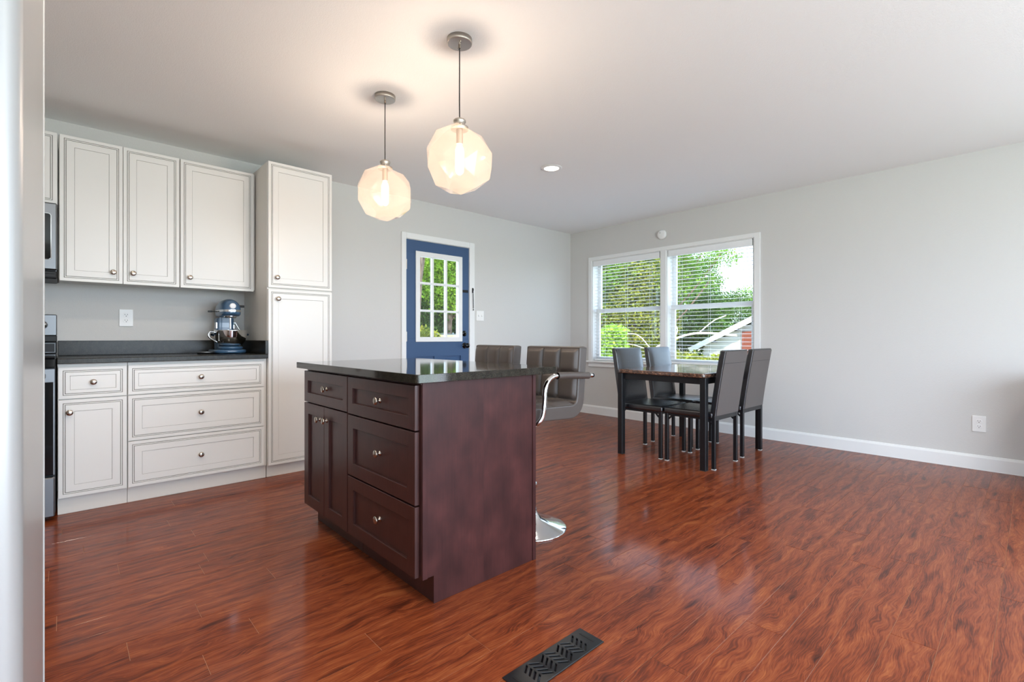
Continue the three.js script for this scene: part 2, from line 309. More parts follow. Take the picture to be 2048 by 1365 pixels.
// door_1: blue half-glazed exterior door
{
  const d = struct('door_1', 'blue painted exterior door with nine glass lites and white casing', 'door');
  const z0 = 1.772, z1 = 2.574, top = 2.018, xf = 0.006, xb = -0.038;
  part('casing', [bx(0, 0.018, 0, 2.085, z1 + 0.004, 2.632, 0.004), bx(0, 0.018, 0, 2.085, 1.694, z0 - 0.004, 0.004), bx(0, 0.018, top + 0.006, 2.085, z0 - 0.004, z1 + 0.004, 0.004),
    bx(-WT, 0.004, 0, top + 0.012, z1 + 0.003, z1 + 0.016), bx(-WT, 0.004, 0, top + 0.012, z0 - 0.016, z0 - 0.003), bx(-WT, 0.004, top + 0.003, 2.03, z0 - 0.016, z1 + 0.016)], M.trim, d);
  part('threshold', bx(-WT, 0.03, 0, 0.012, z0, z1), M.satin, d);
  const g0 = 1.87, g1 = 2.468, gy0 = 0.965, gy1 = 1.909, ii = 0.028;
  const slab = part('slab', [bx(xb, xf, 0.012, 0.21, z0, z1, 0.0002), bx(xb, xf, 0.81, gy0 + ii, z0, z1, 0.0002), bx(xb, xf, 0.21, 0.81, z0, 1.886, 0.0002), bx(xb, xf, 0.21, 0.81, 2.108, 2.235, 0.0002), bx(xb, xf, 0.21, 0.81, 2.46, z1, 0.0002), bx(xb, xf, gy1 - ii, top, z0, z1, 0.0002), bx(xb, xf, gy0 + ii, gy1 - ii, z0, g0 + ii), bx(xb, xf, gy0 + ii, gy1 - ii, g1 - ii, z1)], M.doorBlue, d);
  for (const [a, b] of [[1.886, 2.108], [2.235, 2.46]]) part('raised_panel', [cbox(b - a + 0.002, 0.602, 0.012, 0.0005), cbox(b - a - 0.05, 0.55, 0.024, 0.012)].map((g) => T(g, xf - 0.02, 0.51, (a + b) / 2, 0, Math.PI / 2)), M.doorBlue, slab);
  const lite = part('lite_frame', merge([ring(g1 - g0, gy1 - gy0, 0, 0.05, 0, 0.014, 0.003), ring(g1 - g0 - 2 * ii, gy1 - gy0 - 2 * ii, 0.0005, 0.05 - ii, -0.042, 0, 0.0005)]).applyMatrix4(new THREE.Matrix4().makeRotationY(Math.PI / 2)).translate(xf, (gy0 + gy1) / 2, (g0 + g1) / 2), M.trim, d);
  const a = g0 + 0.05, b = g1 - 0.05, y0 = gy0 + 0.05, y1 = gy1 - 0.05, m = 0.022, pw = (b - a - 2 * m) / 3, ph = (y1 - y0 - 2 * m) / 3;
  for (let k = 1; k < 3; k++) {
    const zz = a + k * pw + (k - 1) * m, yy = y0 + k * ph + (k - 1) * m;
    part('muntin', bx(-0.025, xf + 0.009, y0, y1, zz, zz + m, 0.004), M.trim, lite);
    part('muntin', bx(-0.025, xf + 0.008, yy, yy + m, a, b, 0.004), M.trim, lite);
  }
  for (let i = 0; i < 3; i++) for (let j = 0; j < 3; j++) { const zz = a + i * (pw + m), yy = y0 + j * (ph + m); part('pane', bx(-0.018, -0.014, yy - 0.003, yy + ph + 0.003, zz - 0.003, zz + pw + 0.003, 0.0002), M.pane, lite); }
  for (const y of [1.76, 1.02, 0.25]) part('hinge', [bx(0.004, 0.012, y - 0.048, y + 0.048, z1 - 0.004, z1 + 0.018), T(cyl(0.006, 0.006, 0.1, 10), 0.014, y, z1 + 0.002)], M.satin, d, 'satin hinge leaf');
  const rot = (g, x, y, z) => T(g, x, y, z, 0, 0, -Math.PI / 2);
  part('deadbolt', [rot(lathe([[0, 0], [0.032, 0], [0.032, 0.006], [0.026, 0.012], [0.0, 0.013]], 24), xf, 1.055, 1.838), bx(xf + 0.012, xf + 0.028, 1.047, 1.063, 1.833, 1.843, 0.003)], M.blackGloss, d, 'black deadbolt');
  part('door_knob', [rot(lathe([[0, 0], [0.033, 0], [0.033, 0.006], [0.016, 0.012], [0.012, 0.03], [0.02, 0.036], [0.029, 0.048], [0.028, 0.062], [0.018, 0.07], [0, 0.072]], 28), xf, 0.92, 1.833)], M.blackGloss, d, 'black door knob');
  part('chain_keeper', [bx(xf, xf + 0.008, 1.515, 1.545, 1.786, 1.862, 0.003), bx(xf + 0.008, xf + 0.014, 1.526, 1.534, 1.8, 1.85, 0.002)], M.black, d, 'black chain lock slide');
  const ch = [T(cbox(0.01, 0.055, 0.018, 0.003), 0.023, 1.545, 1.728), T(cbox(0.014, 0.02, 0.014, 0.004), 0.03, 1.553, 1.728), T(cbox(0.012, 0.016, 0.012, 0.004), 0.028, 1.527, 1.73)];
  for (let k = 0; k < 11; k++) ch.push(T(clean(new THREE.TorusGeometry(0.007, 0.0022, 6, 10)), 0.028, 1.512 - k * 0.0165, 1.727 - 0.0004 * k, 0, k % 2 ? 0 : Math.PI / 2));
  ch.push(T(cyl(0.006, 0.006, 0.014, 10), 0.028, 1.325, 1.723));
  part('door_chain', ch, M.black, d, 'black hanging security chain');
}
// window_2 and window_3 out of view, frames around the placed window lamps
{
  const w = struct('window_2', 'unseen wide white window in the end wall, placed to light the kitchen wall', 'window');
  part('frame', [ring(3.8, 1.75, 0, 0.06, 0, 0.05, 0.003), cbox(0.05, 1.65, 0.05).translate(-0.57, 0, 0.025), cbox(0.05, 1.65, 0.05).translate(0.57, 0, 0.025)].map((g) => T(g, RX + 0.06, 1.2, 3.3, 0, Math.PI / 2)), M.trim, w);
  const v = struct('window_3', 'unseen white framed window in the kitchen side wall, placed to light the dining wall', 'window');
  const q = struct('window_4', 'white framed window added out of view in the living area to brighten the far corner', 'window');  // added out of view, frames the lamp for the far corner
  part('frame', [ring(1.4, 1.35, 0, 0.06, 0, 0.05, 0.003), cbox(1.3, 0.05, 0.05).translate(0, 0, 0.025)].map((g) => T(g, 5.6, 1.375, -0.1)), M.trim, q);
  part('frame', [ring(1.8, 1.5, 0, 0.06, 0, 0.05, 0.003), cbox(1.7, 0.05, 0.05).translate(0, 0, 0.025)].map((g) => T(g, 5.5, 1.3, RZ + 0.06)), M.trim, v);
}

// ================================================================== KITCHEN WALL
const RY = (g) => g.rotateY(Math.PI / 2);        // a front built in xy (facing +z) turned to face +x
const knobShape = lathe([[0, 0], [0.011, 0], [0.011, 0.002], [0.0055, 0.005], [0.005, 0.013], [0.009, 0.016], [0.0155, 0.019], [0.0165, 0.022], [0.014, 0.0255], [0.006, 0.027], [0, 0.0272]], 24).rotateX(Math.PI / 2);
// glazed inset-panel front w by h centred at the origin, back at z=0, face at z=0.02
function glazedFront(parent, name, w, h, cx, cy, cz, knob, small) {
  const bi = small ? 0.05 : 0.068, pr = part(name, ring(w, h, 0, 0.0195, 0, 0.0195, 0.001), M.cabinet, parent);
  pr.position.set(cx, cy, cz); pr.rotation.y = Math.PI / 2;
  part('rail_frame', [ring(w, h, 0.0222, 0.0277, 0, 0.0195, 0.0003), ring(w, h, 0.0304, bi, 0, 0.0195, 0.001)], M.cabinet, pr);
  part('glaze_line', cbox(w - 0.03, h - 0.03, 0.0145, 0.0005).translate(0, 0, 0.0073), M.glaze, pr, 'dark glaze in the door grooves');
  part('inset_panel', cbox(w - 2 * bi - 0.0022, h - 2 * bi - 0.0022, 0.003, 0.0006).translate(0, 0, 0.0151), M.cabinet, pr);
  if (knob) { const k = part('knob', knobShape, M.nickel, pr, 'satin nickel knob'); k.position.set(knob[0], knob[1], Math.abs(knob[0]) < w / 2 - bi && Math.abs(knob[1]) < h / 2 - bi ? 0.0165 : 0.0193); }
  return pr;
}
const XF = 0.60, TOE = 0.592;
// [thing origin at the wall; local x out of the wall, z along it]
function cabinet(name, label, z0, z1, y0, y1, depth, toe) {
  const o = thing(name, label, 'cabinet', [0, 0, (z0 + z1) / 2]), w = z1 - z0;
  part('carcass', bx(0.003, depth, y0, y1, -w / 2 + 0.0005, w / 2 - 0.0005, 0.001), M.carcass, o);
  if (toe) part('toe_kick', bx(0.003, TOE - 0.003, 0, y0 - 0.0005, -w / 2 + 0.0005, w / 2 - 0.0005, 0.001), M.carcass, o);
  return o;
}
const front = (o, name, z0, z1, y0, y1, x, knobZ, knobY, small) => { // limits in the world; local x of a front runs towards -z
  const w = z1 - z0, h = y1 - y0, zc = (z0 + z1) / 2;
  return glazedFront(o, name, w, h, x, (y0 + y1) / 2, zc - o.position.z, [zc - knobZ, knobY - (y0 + y1) / 2], small);
};
{
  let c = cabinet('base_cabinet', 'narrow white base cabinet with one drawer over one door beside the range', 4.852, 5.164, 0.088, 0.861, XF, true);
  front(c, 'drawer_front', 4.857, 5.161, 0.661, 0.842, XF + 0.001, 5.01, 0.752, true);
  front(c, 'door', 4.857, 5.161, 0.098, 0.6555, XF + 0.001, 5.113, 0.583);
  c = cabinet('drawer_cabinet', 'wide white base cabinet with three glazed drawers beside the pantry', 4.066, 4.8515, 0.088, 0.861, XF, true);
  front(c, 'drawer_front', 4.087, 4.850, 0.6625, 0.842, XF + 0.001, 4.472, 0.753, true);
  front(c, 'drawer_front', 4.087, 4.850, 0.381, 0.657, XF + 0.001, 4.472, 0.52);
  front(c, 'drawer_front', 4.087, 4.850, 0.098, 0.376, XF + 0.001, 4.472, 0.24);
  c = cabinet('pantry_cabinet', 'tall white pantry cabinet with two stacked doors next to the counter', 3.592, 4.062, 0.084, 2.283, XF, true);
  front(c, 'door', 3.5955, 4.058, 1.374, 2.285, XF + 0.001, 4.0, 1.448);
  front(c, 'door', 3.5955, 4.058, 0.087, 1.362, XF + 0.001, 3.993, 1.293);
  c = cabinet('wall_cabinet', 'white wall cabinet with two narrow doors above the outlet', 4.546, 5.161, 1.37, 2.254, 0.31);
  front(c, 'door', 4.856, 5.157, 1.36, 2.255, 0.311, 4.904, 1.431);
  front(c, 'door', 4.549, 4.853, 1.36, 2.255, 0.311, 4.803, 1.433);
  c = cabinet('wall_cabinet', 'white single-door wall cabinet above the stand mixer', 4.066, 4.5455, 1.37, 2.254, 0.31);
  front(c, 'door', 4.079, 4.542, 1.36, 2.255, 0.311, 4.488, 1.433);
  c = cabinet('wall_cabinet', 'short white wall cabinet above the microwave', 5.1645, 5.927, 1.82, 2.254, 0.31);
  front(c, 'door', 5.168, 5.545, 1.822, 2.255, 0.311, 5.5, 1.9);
  front(c, 'door', 5.548, 5.924, 1.822, 2.255, 0.311, 5.6, 1.9);
}
{ // granite worktop with splashes
  const o = thing('kitchen_countertop', 'dark granite worktop with backsplash along the kitchen wall', 'countertop', [0, 0, 4.6]);
  const s = (a, b, c, d, e, f, ch = 0.002) => uvm(bx(a, b, c, d, e - 4.6, f - 4.6, ch));
  part('slab', s(0.003, 0.645, 0.862, 0.892, 4.066, 5.166, 0.003), M.graniteSatin, o);
  part('backsplash', s(0.002, 0.022, 0.8925, 0.99, 4.085, 5.166), M.graniteSatin, o);
  part('side_splash', s(0.002, 0.643, 0.8925, 0.99, 4.0635, 4.0845), M.graniteSatin, o);
}
{ // microwave over the range
  const o = thing('microwave', 'stainless over-the-range microwave with black control panel', 'microwave', [0, 0, 5.547]);
  const hw = 0.382;
  part('body', bx(0.003, 0.375, 1.375, 1.815, -hw + 0.004, hw - 0.004), M.stainless, o);
  part('front_panel', bx(0.376, 0.408, 1.412, 1.812, -hw, hw, 0.008), M.stainless, o);
  part('control_panel', RY(extr(rrect(0.13, 0.27, 0.012), 0.004, 0.0008, 1)).translate(0.4075, 1.61, -hw + 0.03 + 0.065), M.blackGlass, o);
  part('panel_rim', RY(extr(rrect(0.137, 0.277, 0.015), 0.002, 0.0005, 1)).translate(0.4072, 1.61, -hw + 0.03 + 0.065), M.chrome, o);
  for (const y of [0.07, 0.05, -0.055]) part('control_mark', bx(0.4117, 0.4122, 1.61 + y, 1.613 + y, -hw + 0.068, -hw + 0.075, 0.0001), M.white, o);
  part('door_glass', bx(0.4075, 0.411, 1.46, 1.76, -hw + 0.2, hw - 0.05, 0.003), M.blackGlass, o);
  part('handle', tube([[0.408, 1.47, -hw + 0.185], [0.44, 1.48, -hw + 0.185], [0.44, 1.74, -hw + 0.185], [0.408, 1.75, -hw + 0.185]], 0.009, 30, 10, 0.2), M.stainless, o);
  part('vent_grille', [bx(0.02, 0.395, 1.362, 1.41, -hw + 0.002, hw - 0.002, 0.006), bx(0.39, 0.402, 1.372, 1.382, -hw + 0.01, hw - 0.01), bx(0.39, 0.402, 1.39, 1.4, -hw + 0.01, hw - 0.01)], M.black, o);
}
function rrect(w, h, r) { const s = new THREE.Shape(), x = -w / 2, y = -h / 2; s.moveTo(x + r, y); s.lineTo(x + w - r, y); s.absarc(x + w - r, y + r, r, -Math.PI / 2, 0); s.lineTo(x + w, y + h - r); s.absarc(x + w - r, y + h - r, r, 0, Math.PI / 2); s.lineTo(x + r, y + h); s.absarc(x + r, y + h - r, r, Math.PI / 2, Math.PI); s.lineTo(x, y + r); s.absarc(x + r, y + r, r, Math.PI, 1.5 * Math.PI); return s; }
{ // freestanding electric range
  const o = thing('kitchen_range', 'stainless range with black glass oven door and raised control panel', 'range', [0, 0, 5.5485]);
  const hw = 0.378;
  part('body', bx(0.01, 0.645, 0.03, 0.895, -hw, hw, 0.003), M.black, o);
  part('cooktop', bx(0.06, 0.69, 0.8955, 0.908, -hw, hw, 0.004), M.blackGlass, o);
  part('front_rail', [bx(0.6455, 0.682, 0.845, 0.895, -hw, hw, 0.004)], M.blackGloss, o);
  const bg = part('control_panel', bx(0.012, 0.085, 1.024, 1.158, -hw, hw, 0.004), M.stainless, o);
  part('backguard_base', [bx(0.012, 0.09, 0.985, 1.0235, -hw, hw, 0.003), bx(0.012, 0.075, 0.9085, 0.9845, -hw, hw, 0.003)], M.black, o);
  part('backguard_trim', RY(ring(0.74, 0.06, 0, 0.003, 0, 0.002, 0.0005)).translate(0.0752, 0.945, 0), M.stainless, o);
  for (const z of [-0.31, -0.22, 0.22, 0.31]) part('burner_knob', [T(lathe([[0, 0], [0.026, 0], [0.026, 0.004], [0.02, 0.008], [0.019, 0.022], [0, 0.024]], 24), 0.085, 1.092, z, 0, 0, -Math.PI / 2), bx(0.1, 0.115, 1.072, 1.112, z - 0.004, z + 0.004, 0.002)], M.chrome, bg, 'chrome burner knob');
  const door = part('oven_door', [bx(0.6465, 0.688, 0.252, 0.838, -hw + 0.003, hw - 0.003, 0.004)], M.blackGlass, o);
  part('door_trim', [bx(0.688, 0.692, 0.765, 0.838, -hw + 0.003, hw - 0.003, 0.001), bx(0.6875, 0.69, 0.254, 0.765, -hw + 0.003, -hw + 0.01, 0.001)], M.stainless, door);
  part('handle', [T(rbox(0.022, 0.03, 0.68, 0.009), 0.735, 0.803, 0), bx(0.69, 0.73, 0.79, 0.815, -0.335, -0.31, 0.003), bx(0.69, 0.73, 0.79, 0.815, 0.31, 0.335, 0.003)], M.stainless, door);
  part('storage_drawer', bx(0.6465, 0.692, 0.022, 0.24, -hw + 0.003, hw - 0.003, 0.006), M.stainless, o);
  for (const [x, z] of [[0.06, -0.34], [0.06, 0.34], [0.6, -0.34], [0.6, 0.34]]) part('foot', T(cyl(0.018, 0.02, 0.03, 12), x, 0.015, z), M.black, o);
}
{ // refrigerator: its door fronts are seen almost edge-on from the camera
  const o = thing('refrigerator', 'tall pale stainless refrigerator standing against the kitchen side wall', 'refrigerator', [3.146, 0, 5.6]);
  part('body', bx(-0.378, 0.378, 0.04, 1.84, -0.34, 0.385, 0.006), M.fridgeSide, o);
  for (const [y0, y1] of [[0.075, 1.845]]) {
    const d = part('door', T(rbox(0.76, y1 - y0, 0.075, 0.022, 4), 0, (y0 + y1) / 2, -0.3925), M.fridge, o);
    part('edge_strip', bx(-0.3815, -0.366, y0 + 0.002, y1 - 0.002, -0.4325, -0.36, 0.0015), M.fridgeSide, d, 'pale vertical edge strip');
    part('gasket', bx(-0.37, 0.37, y0 + 0.01, y1 - 0.01, -0.352, -0.343, 0.001), M.rubber, d);
  }
  part('base_grille', bx(-0.37, 0.37, 0.0, 0.055, -0.33, -0.3), M.black, o);
  for (const x of [-0.33, 0.33]) for (const z of [-0.25, 0.33]) part('foot', T(cyl(0.02, 0.02, 0.04, 12), x, 0.02, z), M.black, o);
}

// ================================================================== ISLAND
function shakerFront(parent, name, x0, x1, y0, y1, z, knob, bi = 0.057) {
  const w = x1 - x0, h = y1 - y0, cx = (x0 + x1) / 2 - parent.position.x, cy = (y0 + y1) / 2;
  const d = part(name, [uvm(ring(w, h, 0, bi, 0, 0.02, 0.0012))], M.island, parent); d.position.set(cx, cy, z - parent.position.z);
  part('inset_panel', uvm(cbox(w - 2 * bi + 0.004, h - 2 * bi + 0.004, 0.008, 0.0005).translate(0, 0, 0.005)), M.island, d);
  for (const [kx, ky] of knob) { const k = part('knob', knobShape, M.nickel, d, 'satin nickel knob'); const px = kx - (x0 + x1) / 2, py = ky - cy; k.position.set(px, py, Math.abs(px) < w / 2 - bi && Math.abs(py) < h / 2 - bi ? 0.009 : 0.0198); }
}
{
  const zb = 3.575, zf = 4.154, zd = 4.156, toe = 4.10, ct = 0.8445;
  let o = thing('island_door_cabinet', 'dark cherry island cabinet with one drawer over two doors', 'cabinet', [1.935, 0, 3.86]);
  const L = (x0, x1, y0, y1, z0, z1, c = 0.001) => uvm(bx(x0 - o.position.x, x1 - o.position.x, y0, y1, z0 - o.position.z, z1 - o.position.z, c));
  part('carcass', [L(1.66, 2.2125, 0.105, ct, zb, zf)], M.island, o);
  part('toe_kick', [L(1.66, 2.2125, 0, 0.1045, zb, toe)], M.island, o);
  shakerFront(o, 'drawer_front', 1.667, 2.209, 0.667, 0.832, zd, [[1.945, 0.752]], 0.05);
  shakerFront(o, 'door', 1.667, 1.9365, 0.112, 0.661, zd, [[1.888, 0.594]]);
  shakerFront(o, 'door', 1.9395, 2.209, 0.112, 0.661, zd, [[1.975, 0.598]]);
  part('fascia', [L(1.66, 2.2125, 0.834, ct, zf, zf + 0.004)], M.island, o);
  o = thing('island_drawer_cabinet', 'dark cherry island cabinet with three drawers and a stained end panel', 'cabinet', [2.515, 0, 3.86]);
  part('carcass', [L(2.213, 2.812, 0.105, ct, zb, zf)], M.island, o);
  part('toe_kick', [L(2.213, 2.812, 0, 0.1045, zb, toe)], M.island, o);
  part('end_stile', [L(2.8125, 2.8165, 0.105, ct, zf - 0.022, zf, 0.0005)], M.islandPanel, o);
  part('end_panel', [uvm(RY(extr([[-3.56, 0.001], [-3.56, ct], [-(zf - 0.022), ct], [-(zf - 0.022), 0.108], [-(toe + 0.004), 0.108], [-(toe + 0.004), 0.001]], 0.0025)).translate(2.8125 - 2.515, 0, -3.86))], M.islandPanel, o, 'cherry stained plywood end panel');
  part('back_stile', [L(2.799, 2.8195, 0.001, ct, 3.5555, 3.5595, 0.0008), L(2.8, 2.8195, 0.001, ct, 3.559, 3.5745, 0.001)], M.islandPanel, o);
  shakerFront(o, 'drawer_front', 2.2155, 2.797, 0.664, 0.832, zd, [[2.505, 0.748]], 0.05);
  shakerFront(o, 'drawer_front', 2.2155, 2.797, 0.384, 0.657, zd, [[2.505, 0.528]]);
  shakerFront(o, 'drawer_front', 2.2155, 2.797, 0.112, 0.377, zd, [[2.505, 0.253]]);
  part('fascia', [L(2.213, 2.812, 0.834, ct, zf, zf + 0.004)], M.island, o);
}
{
  const o = thing('island_countertop', 'polished dark granite slab on top of the kitchen island', 'countertop', [2.225, 0.845, 3.82]);
  const s = rrect(1.25, 0.755, 0.012);
  part('slab', uvm(extr(s, 0.032, 0.0012, 1).rotateX(-Math.PI / 2)), M.granite, o);
}

// ================================================================== BAR STOOLS
function barStool(label, pos, turn) {
  const o = thing('bar_stool', label, 'stool', pos, turn, 'taupe bar stools behind the island');
  // upholstered shell: an L profile swept across the width
  const s = new THREE.Shape(); // x = depth (towards the front), y = height
  s.moveTo(0.2, 0.605); s.lineTo(-0.09, 0.59); s.bezierCurveTo(-0.16, 0.585, -0.205, 0.63, -0.208, 0.70); s.lineTo(-0.232, 0.955); s.bezierCurveTo(-0.23, 0.965, -0.175, 0.967, -0.17, 0.957);
  s.lineTo(-0.148, 0.70); s.bezierCurveTo(-0.146, 0.675, -0.135, 0.665, -0.11, 0.662); s.lineTo(0.19, 0.672); s.bezierCurveTo(0.215, 0.668, 0.215, 0.61, 0.2, 0.605);
  const shell = part('shell', uvm(extr(s, 0.4, 0.008, 3, [], 10).translate(0, 0, -0.2).rotateY(-Math.PI / 2)), M.taupe, o);
  // pads: three columns of two on the back, three by two on the seat
  const pad = (w, h, t) => { const g = new THREE.BoxGeometry(w, h, t, 10, 10, 1), p = g.attributes.position; for (let i = 0; i < p.count; i++) { const x = p.getX(i) / (w / 2), y = p.getY(i) / (h / 2); const k = Math.pow(Math.max(0, (1 - x ** 4) * (1 - y ** 4)), 0.4); if (p.getZ(i) > 0) p.setZ(i, -t / 2 + t * (0.25 + 0.75 * k)); } g.computeVertexNormals(); return uvm(g); };
  const lean = Math.atan2(0.022, 0.257);
  for (let c = 0; c < 3; c++) {
    const x = (c - 1) * 0.1275;
    for (const [y, h] of [[0.89, 0.128], [0.752, 0.14]]) part('back_pad', T(pad(0.1265, h, 0.026), x, y, mix(-0.148, -0.17, (y - 0.7) / 0.257) + 0.006, -lean), M.taupe, o);
    for (const z of [0.105, -0.045]) part('seat_pad', T(pad(0.1265, 0.149, 0.026), x, 0.673, z, -Math.PI / 2), M.taupe, o);
  }
  for (const sx of [-1, 1]) {
    const arm = part('arm', tube([[sx * 0.09, 0.588, 0.178], [sx * 0.17, 0.588, 0.178], [sx * 0.216, 0.602, 0.166], [sx * 0.23, 0.636, 0.146], [sx * 0.232, 0.7, 0.136], [sx * 0.232, 0.755, 0.132], [sx * 0.232, 0.795, 0.114], [sx * 0.232, 0.819, 0.074], [sx * 0.232, 0.823, 0.03], [sx * 0.232, 0.818, -0.1], [sx * 0.232, 0.812, -0.225]], 0.012, 80, 14), M.chrome, o, 'chrome arm tube');
    part('arm_pad', tube([[sx * 0.232, 0.823, 0.045], [sx * 0.232, 0.821, -0.04], [sx * 0.232, 0.812, -0.2]], 0.0175, 20, 12), M.taupe, arm);
    part('arm_end', T(lathe([[0, 0], [0.012, 0], [0.012, 0.015], [0.006, 0.02], [0, 0.02]], 12), sx * 0.232, 0.8115, -0.222, -Math.PI / 2), M.blackMetal, arm);
  }
  part('seat_plate', [bx(-0.1, 0.1, 0.578, 0.59, -0.08, 0.12, 0.003)], M.blackMetal, o);
  part('column', [T(cyl(0.0185, 0.0185, 0.36, 20), 0, 0.4, 0), T(cyl(0.022, 0.022, 0.3, 20), 0, 0.2, 0), T(lathe([[0.02, -0.016], [0.033, -0.014], [0.037, -0.006], [0.037, 0.006], [0.033, 0.014], [0.02, 0.016]], 28), 0, 0.228, 0)], M.chrome, o);
  part('footrest', [tube([[0.02, 0.3, 0.02], [0.09, 0.3, 0.08], [0.13, 0.3, 0.16], [0.09, 0.3, 0.215], [0, 0.3, 0.23], [-0.09, 0.3, 0.215], [-0.13, 0.3, 0.16], [-0.09, 0.3, 0.08], [-0.02, 0.3, 0.02]], 0.01, 60, 10)], M.chrome, o);
  part('height_lever', [tube([[-0.02, 0.565, 0], [-0.12, 0.56, -0.02], [-0.2, 0.55, -0.03]], 0.005, 20, 8), T(rbox(0.05, 0.014, 0.014, 0.006), -0.21, 0.549, -0.03)], M.chrome, o);
  part('base', lathe([[0, 0], [0.19, 0], [0.193, 0.004], [0.188, 0.009], [0.15, 0.018], [0.1, 0.032], [0.06, 0.052], [0.036, 0.085], [0.03, 0.11], [0, 0.11]], 56), M.chrome, o, 'trumpet shaped chrome base');
  return o;
}
barStool('taupe tufted bar stool with chrome arms at the end of the island near the drawers', [2.537, 0, 3.31], 0);
barStool('taupe tufted bar stool in front of the blue door', [2.02, 0, 3.30], -0.06);

// ================================================================== DINING SET
{
  const o = thing('dining_table', 'black metal dining table with brown faux marble top by the window', 'table', [2.285, 0, 1.035]);
  const hx = 0.39, hz = 0.57, top = 0.738;
  part('tabletop', uvm(extr(rrect(2 * hx, 2 * hz, 0.035), 0.034, 0.008, 3).rotateX(-Math.PI / 2).translate(0, top - 0.034, 0)), M.marble, o, 'brown and black marbled tabletop');
  part('apron', [bx(-hx + 0.025, hx - 0.025, 0.652, 0.7035, hz - 0.06, hz - 0.04), bx(-hx + 0.025, hx - 0.025, 0.652, 0.7035, -hz + 0.04, -hz + 0.06), bx(-hx + 0.025, -hx + 0.045, 0.652, 0.7035, -hz + 0.04, hz - 0.04), bx(hx - 0.045, hx - 0.025, 0.652, 0.7035, -hz + 0.04, hz - 0.04)], M.blackMetal, o);
  for (const x of [-1, 1]) for (const z of [-1, 1]) {
    const l = part('leg', bx(x * (hx - 0.019) - 0.023, x * (hx - 0.019) + 0.023, 0.004, 0.7035, z * (hz - 0.035) - 0.023, z * (hz - 0.035) + 0.023, 0.002), M.blackMetal, o);
    part('foot_cap', bx(x * (hx - 0.019) - 0.024, x * (hx - 0.019) + 0.024, 0, 0.004, z * (hz - 0.035) - 0.024, z * (hz - 0.035) + 0.024, 0.001), M.slot, l);
  }
}
const chairProto = (() => { // faces +x
  const o = new THREE.Group();
  const hw = 0.195;
  for (const z of [-1, 1]) {
    for (const x of [-1, 1]) {
      const l = part('leg', bx(x * hw - 0.0135, x * hw + 0.0135, 0.008, 0.418, z * hw - 0.0135, z * hw + 0.0135, 0.0015), M.blackMetal, o);
      part('glide', bx(x * hw - 0.015, x * hw + 0.015, 0, 0.008, z * hw - 0.015, z * hw + 0.015, 0.002), M.rubber, l, 'pale plastic glide');
    }
    part('seat_rail', [bx(-hw + 0.013, hw - 0.013, 0.375, 0.405, z * hw - 0.011, z * hw + 0.011), T(cbox(0.05, 0.012, 0.014), hw - 0.034, 0.365, z * hw, 0, 0, -0.8), T(cbox(0.05, 0.012, 0.014), -hw + 0.034, 0.365, z * hw, 0, 0, 0.8)], M.blackMetal, o);
  }
  part('seat_rail', [bx(hw - 0.011, hw + 0.011, 0.375, 0.405, -hw + 0.013, hw - 0.013), bx(-hw - 0.011, -hw + 0.011, 0.375, 0.405, -hw + 0.013, hw - 0.013)], M.blackMetal, o);
  { // cushion, crowned
    const g = new RoundedBoxGeometry(0.41, 0.05, 0.425, 6, 0.016), p = g.attributes.position;
    for (let i = 0; i < p.count; i++) { const x = p.getX(i) / 0.205, z = p.getZ(i) / 0.2125; if (p.getY(i) > 0) p.setY(i, p.getY(i) + 0.016 * Math.max(0, (1 - x * x) * (1 - z * z))); }
    g.computeVertexNormals();
    part('seat', uvm(softNormals(g.toNonIndexed()).translate(0.012, 0.414, 0)), M.blackLeather, o);
  }
  // backrest: padded slab leaning back; profile in x (depth) and y (height)
  const H0 = 0.408, H1 = 0.915, ln = (y) => -0.198 - 0.078 * Math.pow((y - H0) / (H1 - H0), 1.15);
  const fr = [], bk = []; for (let k = 0; k <= 14; k++) { const y = mix(H0, H1 - 0.012, k / 14), e = k === 14 ? 0.01 : 0; fr.push([ln(y) + 0.03 - e, y + (k === 14 ? 0.008 : 0)]); bk.push([ln(y) - 0.016, y]); }
  const prof = [...bk, [ln(H1) - 0.008, H1], [ln(H1) + 0.012, H1 + 0.001], ...fr.reverse()];
  const shell = part('backrest', uvm(softNormals2(extr(prof.reverse(), 0.415, 0.009, 3).translate(0, 0, -0.2075))), M.blackLeather, o);
  // rear cover panel (greyer vinyl) with a seam
  const cov = []; for (let k = 0; k <= 14; k++) { const y = mix(H0 + 0.006, H1 - 0.012, k / 14); cov.push([ln(y) - 0.0155, y]); }
  const back = [...cov, ...cov.map(([x, y]) => [x - 0.003, y]).reverse()];
  part('rear_cover', uvm(extr(back, 0.392, 0).translate(0, 0, -0.196)), M.backLeather, shell, 'grey brown vinyl on the rear of the backrest');
  part('seam', [T(cbox(0.0016, 0.0022, 0.391, 0.0003), ln(0.815) - 0.0188, 0.815, 0)], M.black, shell);
  // cushioned front
  const g = new THREE.PlaneGeometry(0.392, 0.47, 12, 16), p = g.attributes.position;
  for (let i = 0; i < p.count; i++) { const x = p.getX(i) / 0.196, y = p.getY(i) / 0.235, yy = 0.675 + p.getY(i), b = 0.012 * Math.pow(Math.max(0, (1 - Math.pow(x, 4)) * (1 - Math.pow(y, 4))), 0.5); p.setXYZ(i, ln(yy) + 0.0295 + b, yy, -p.getX(i)); }
  g.computeVertexNormals();
  part('front_pad', uvm(g), M.blackLeather, shell);
  return o;
})();
function softNormals2(g) { return g; }
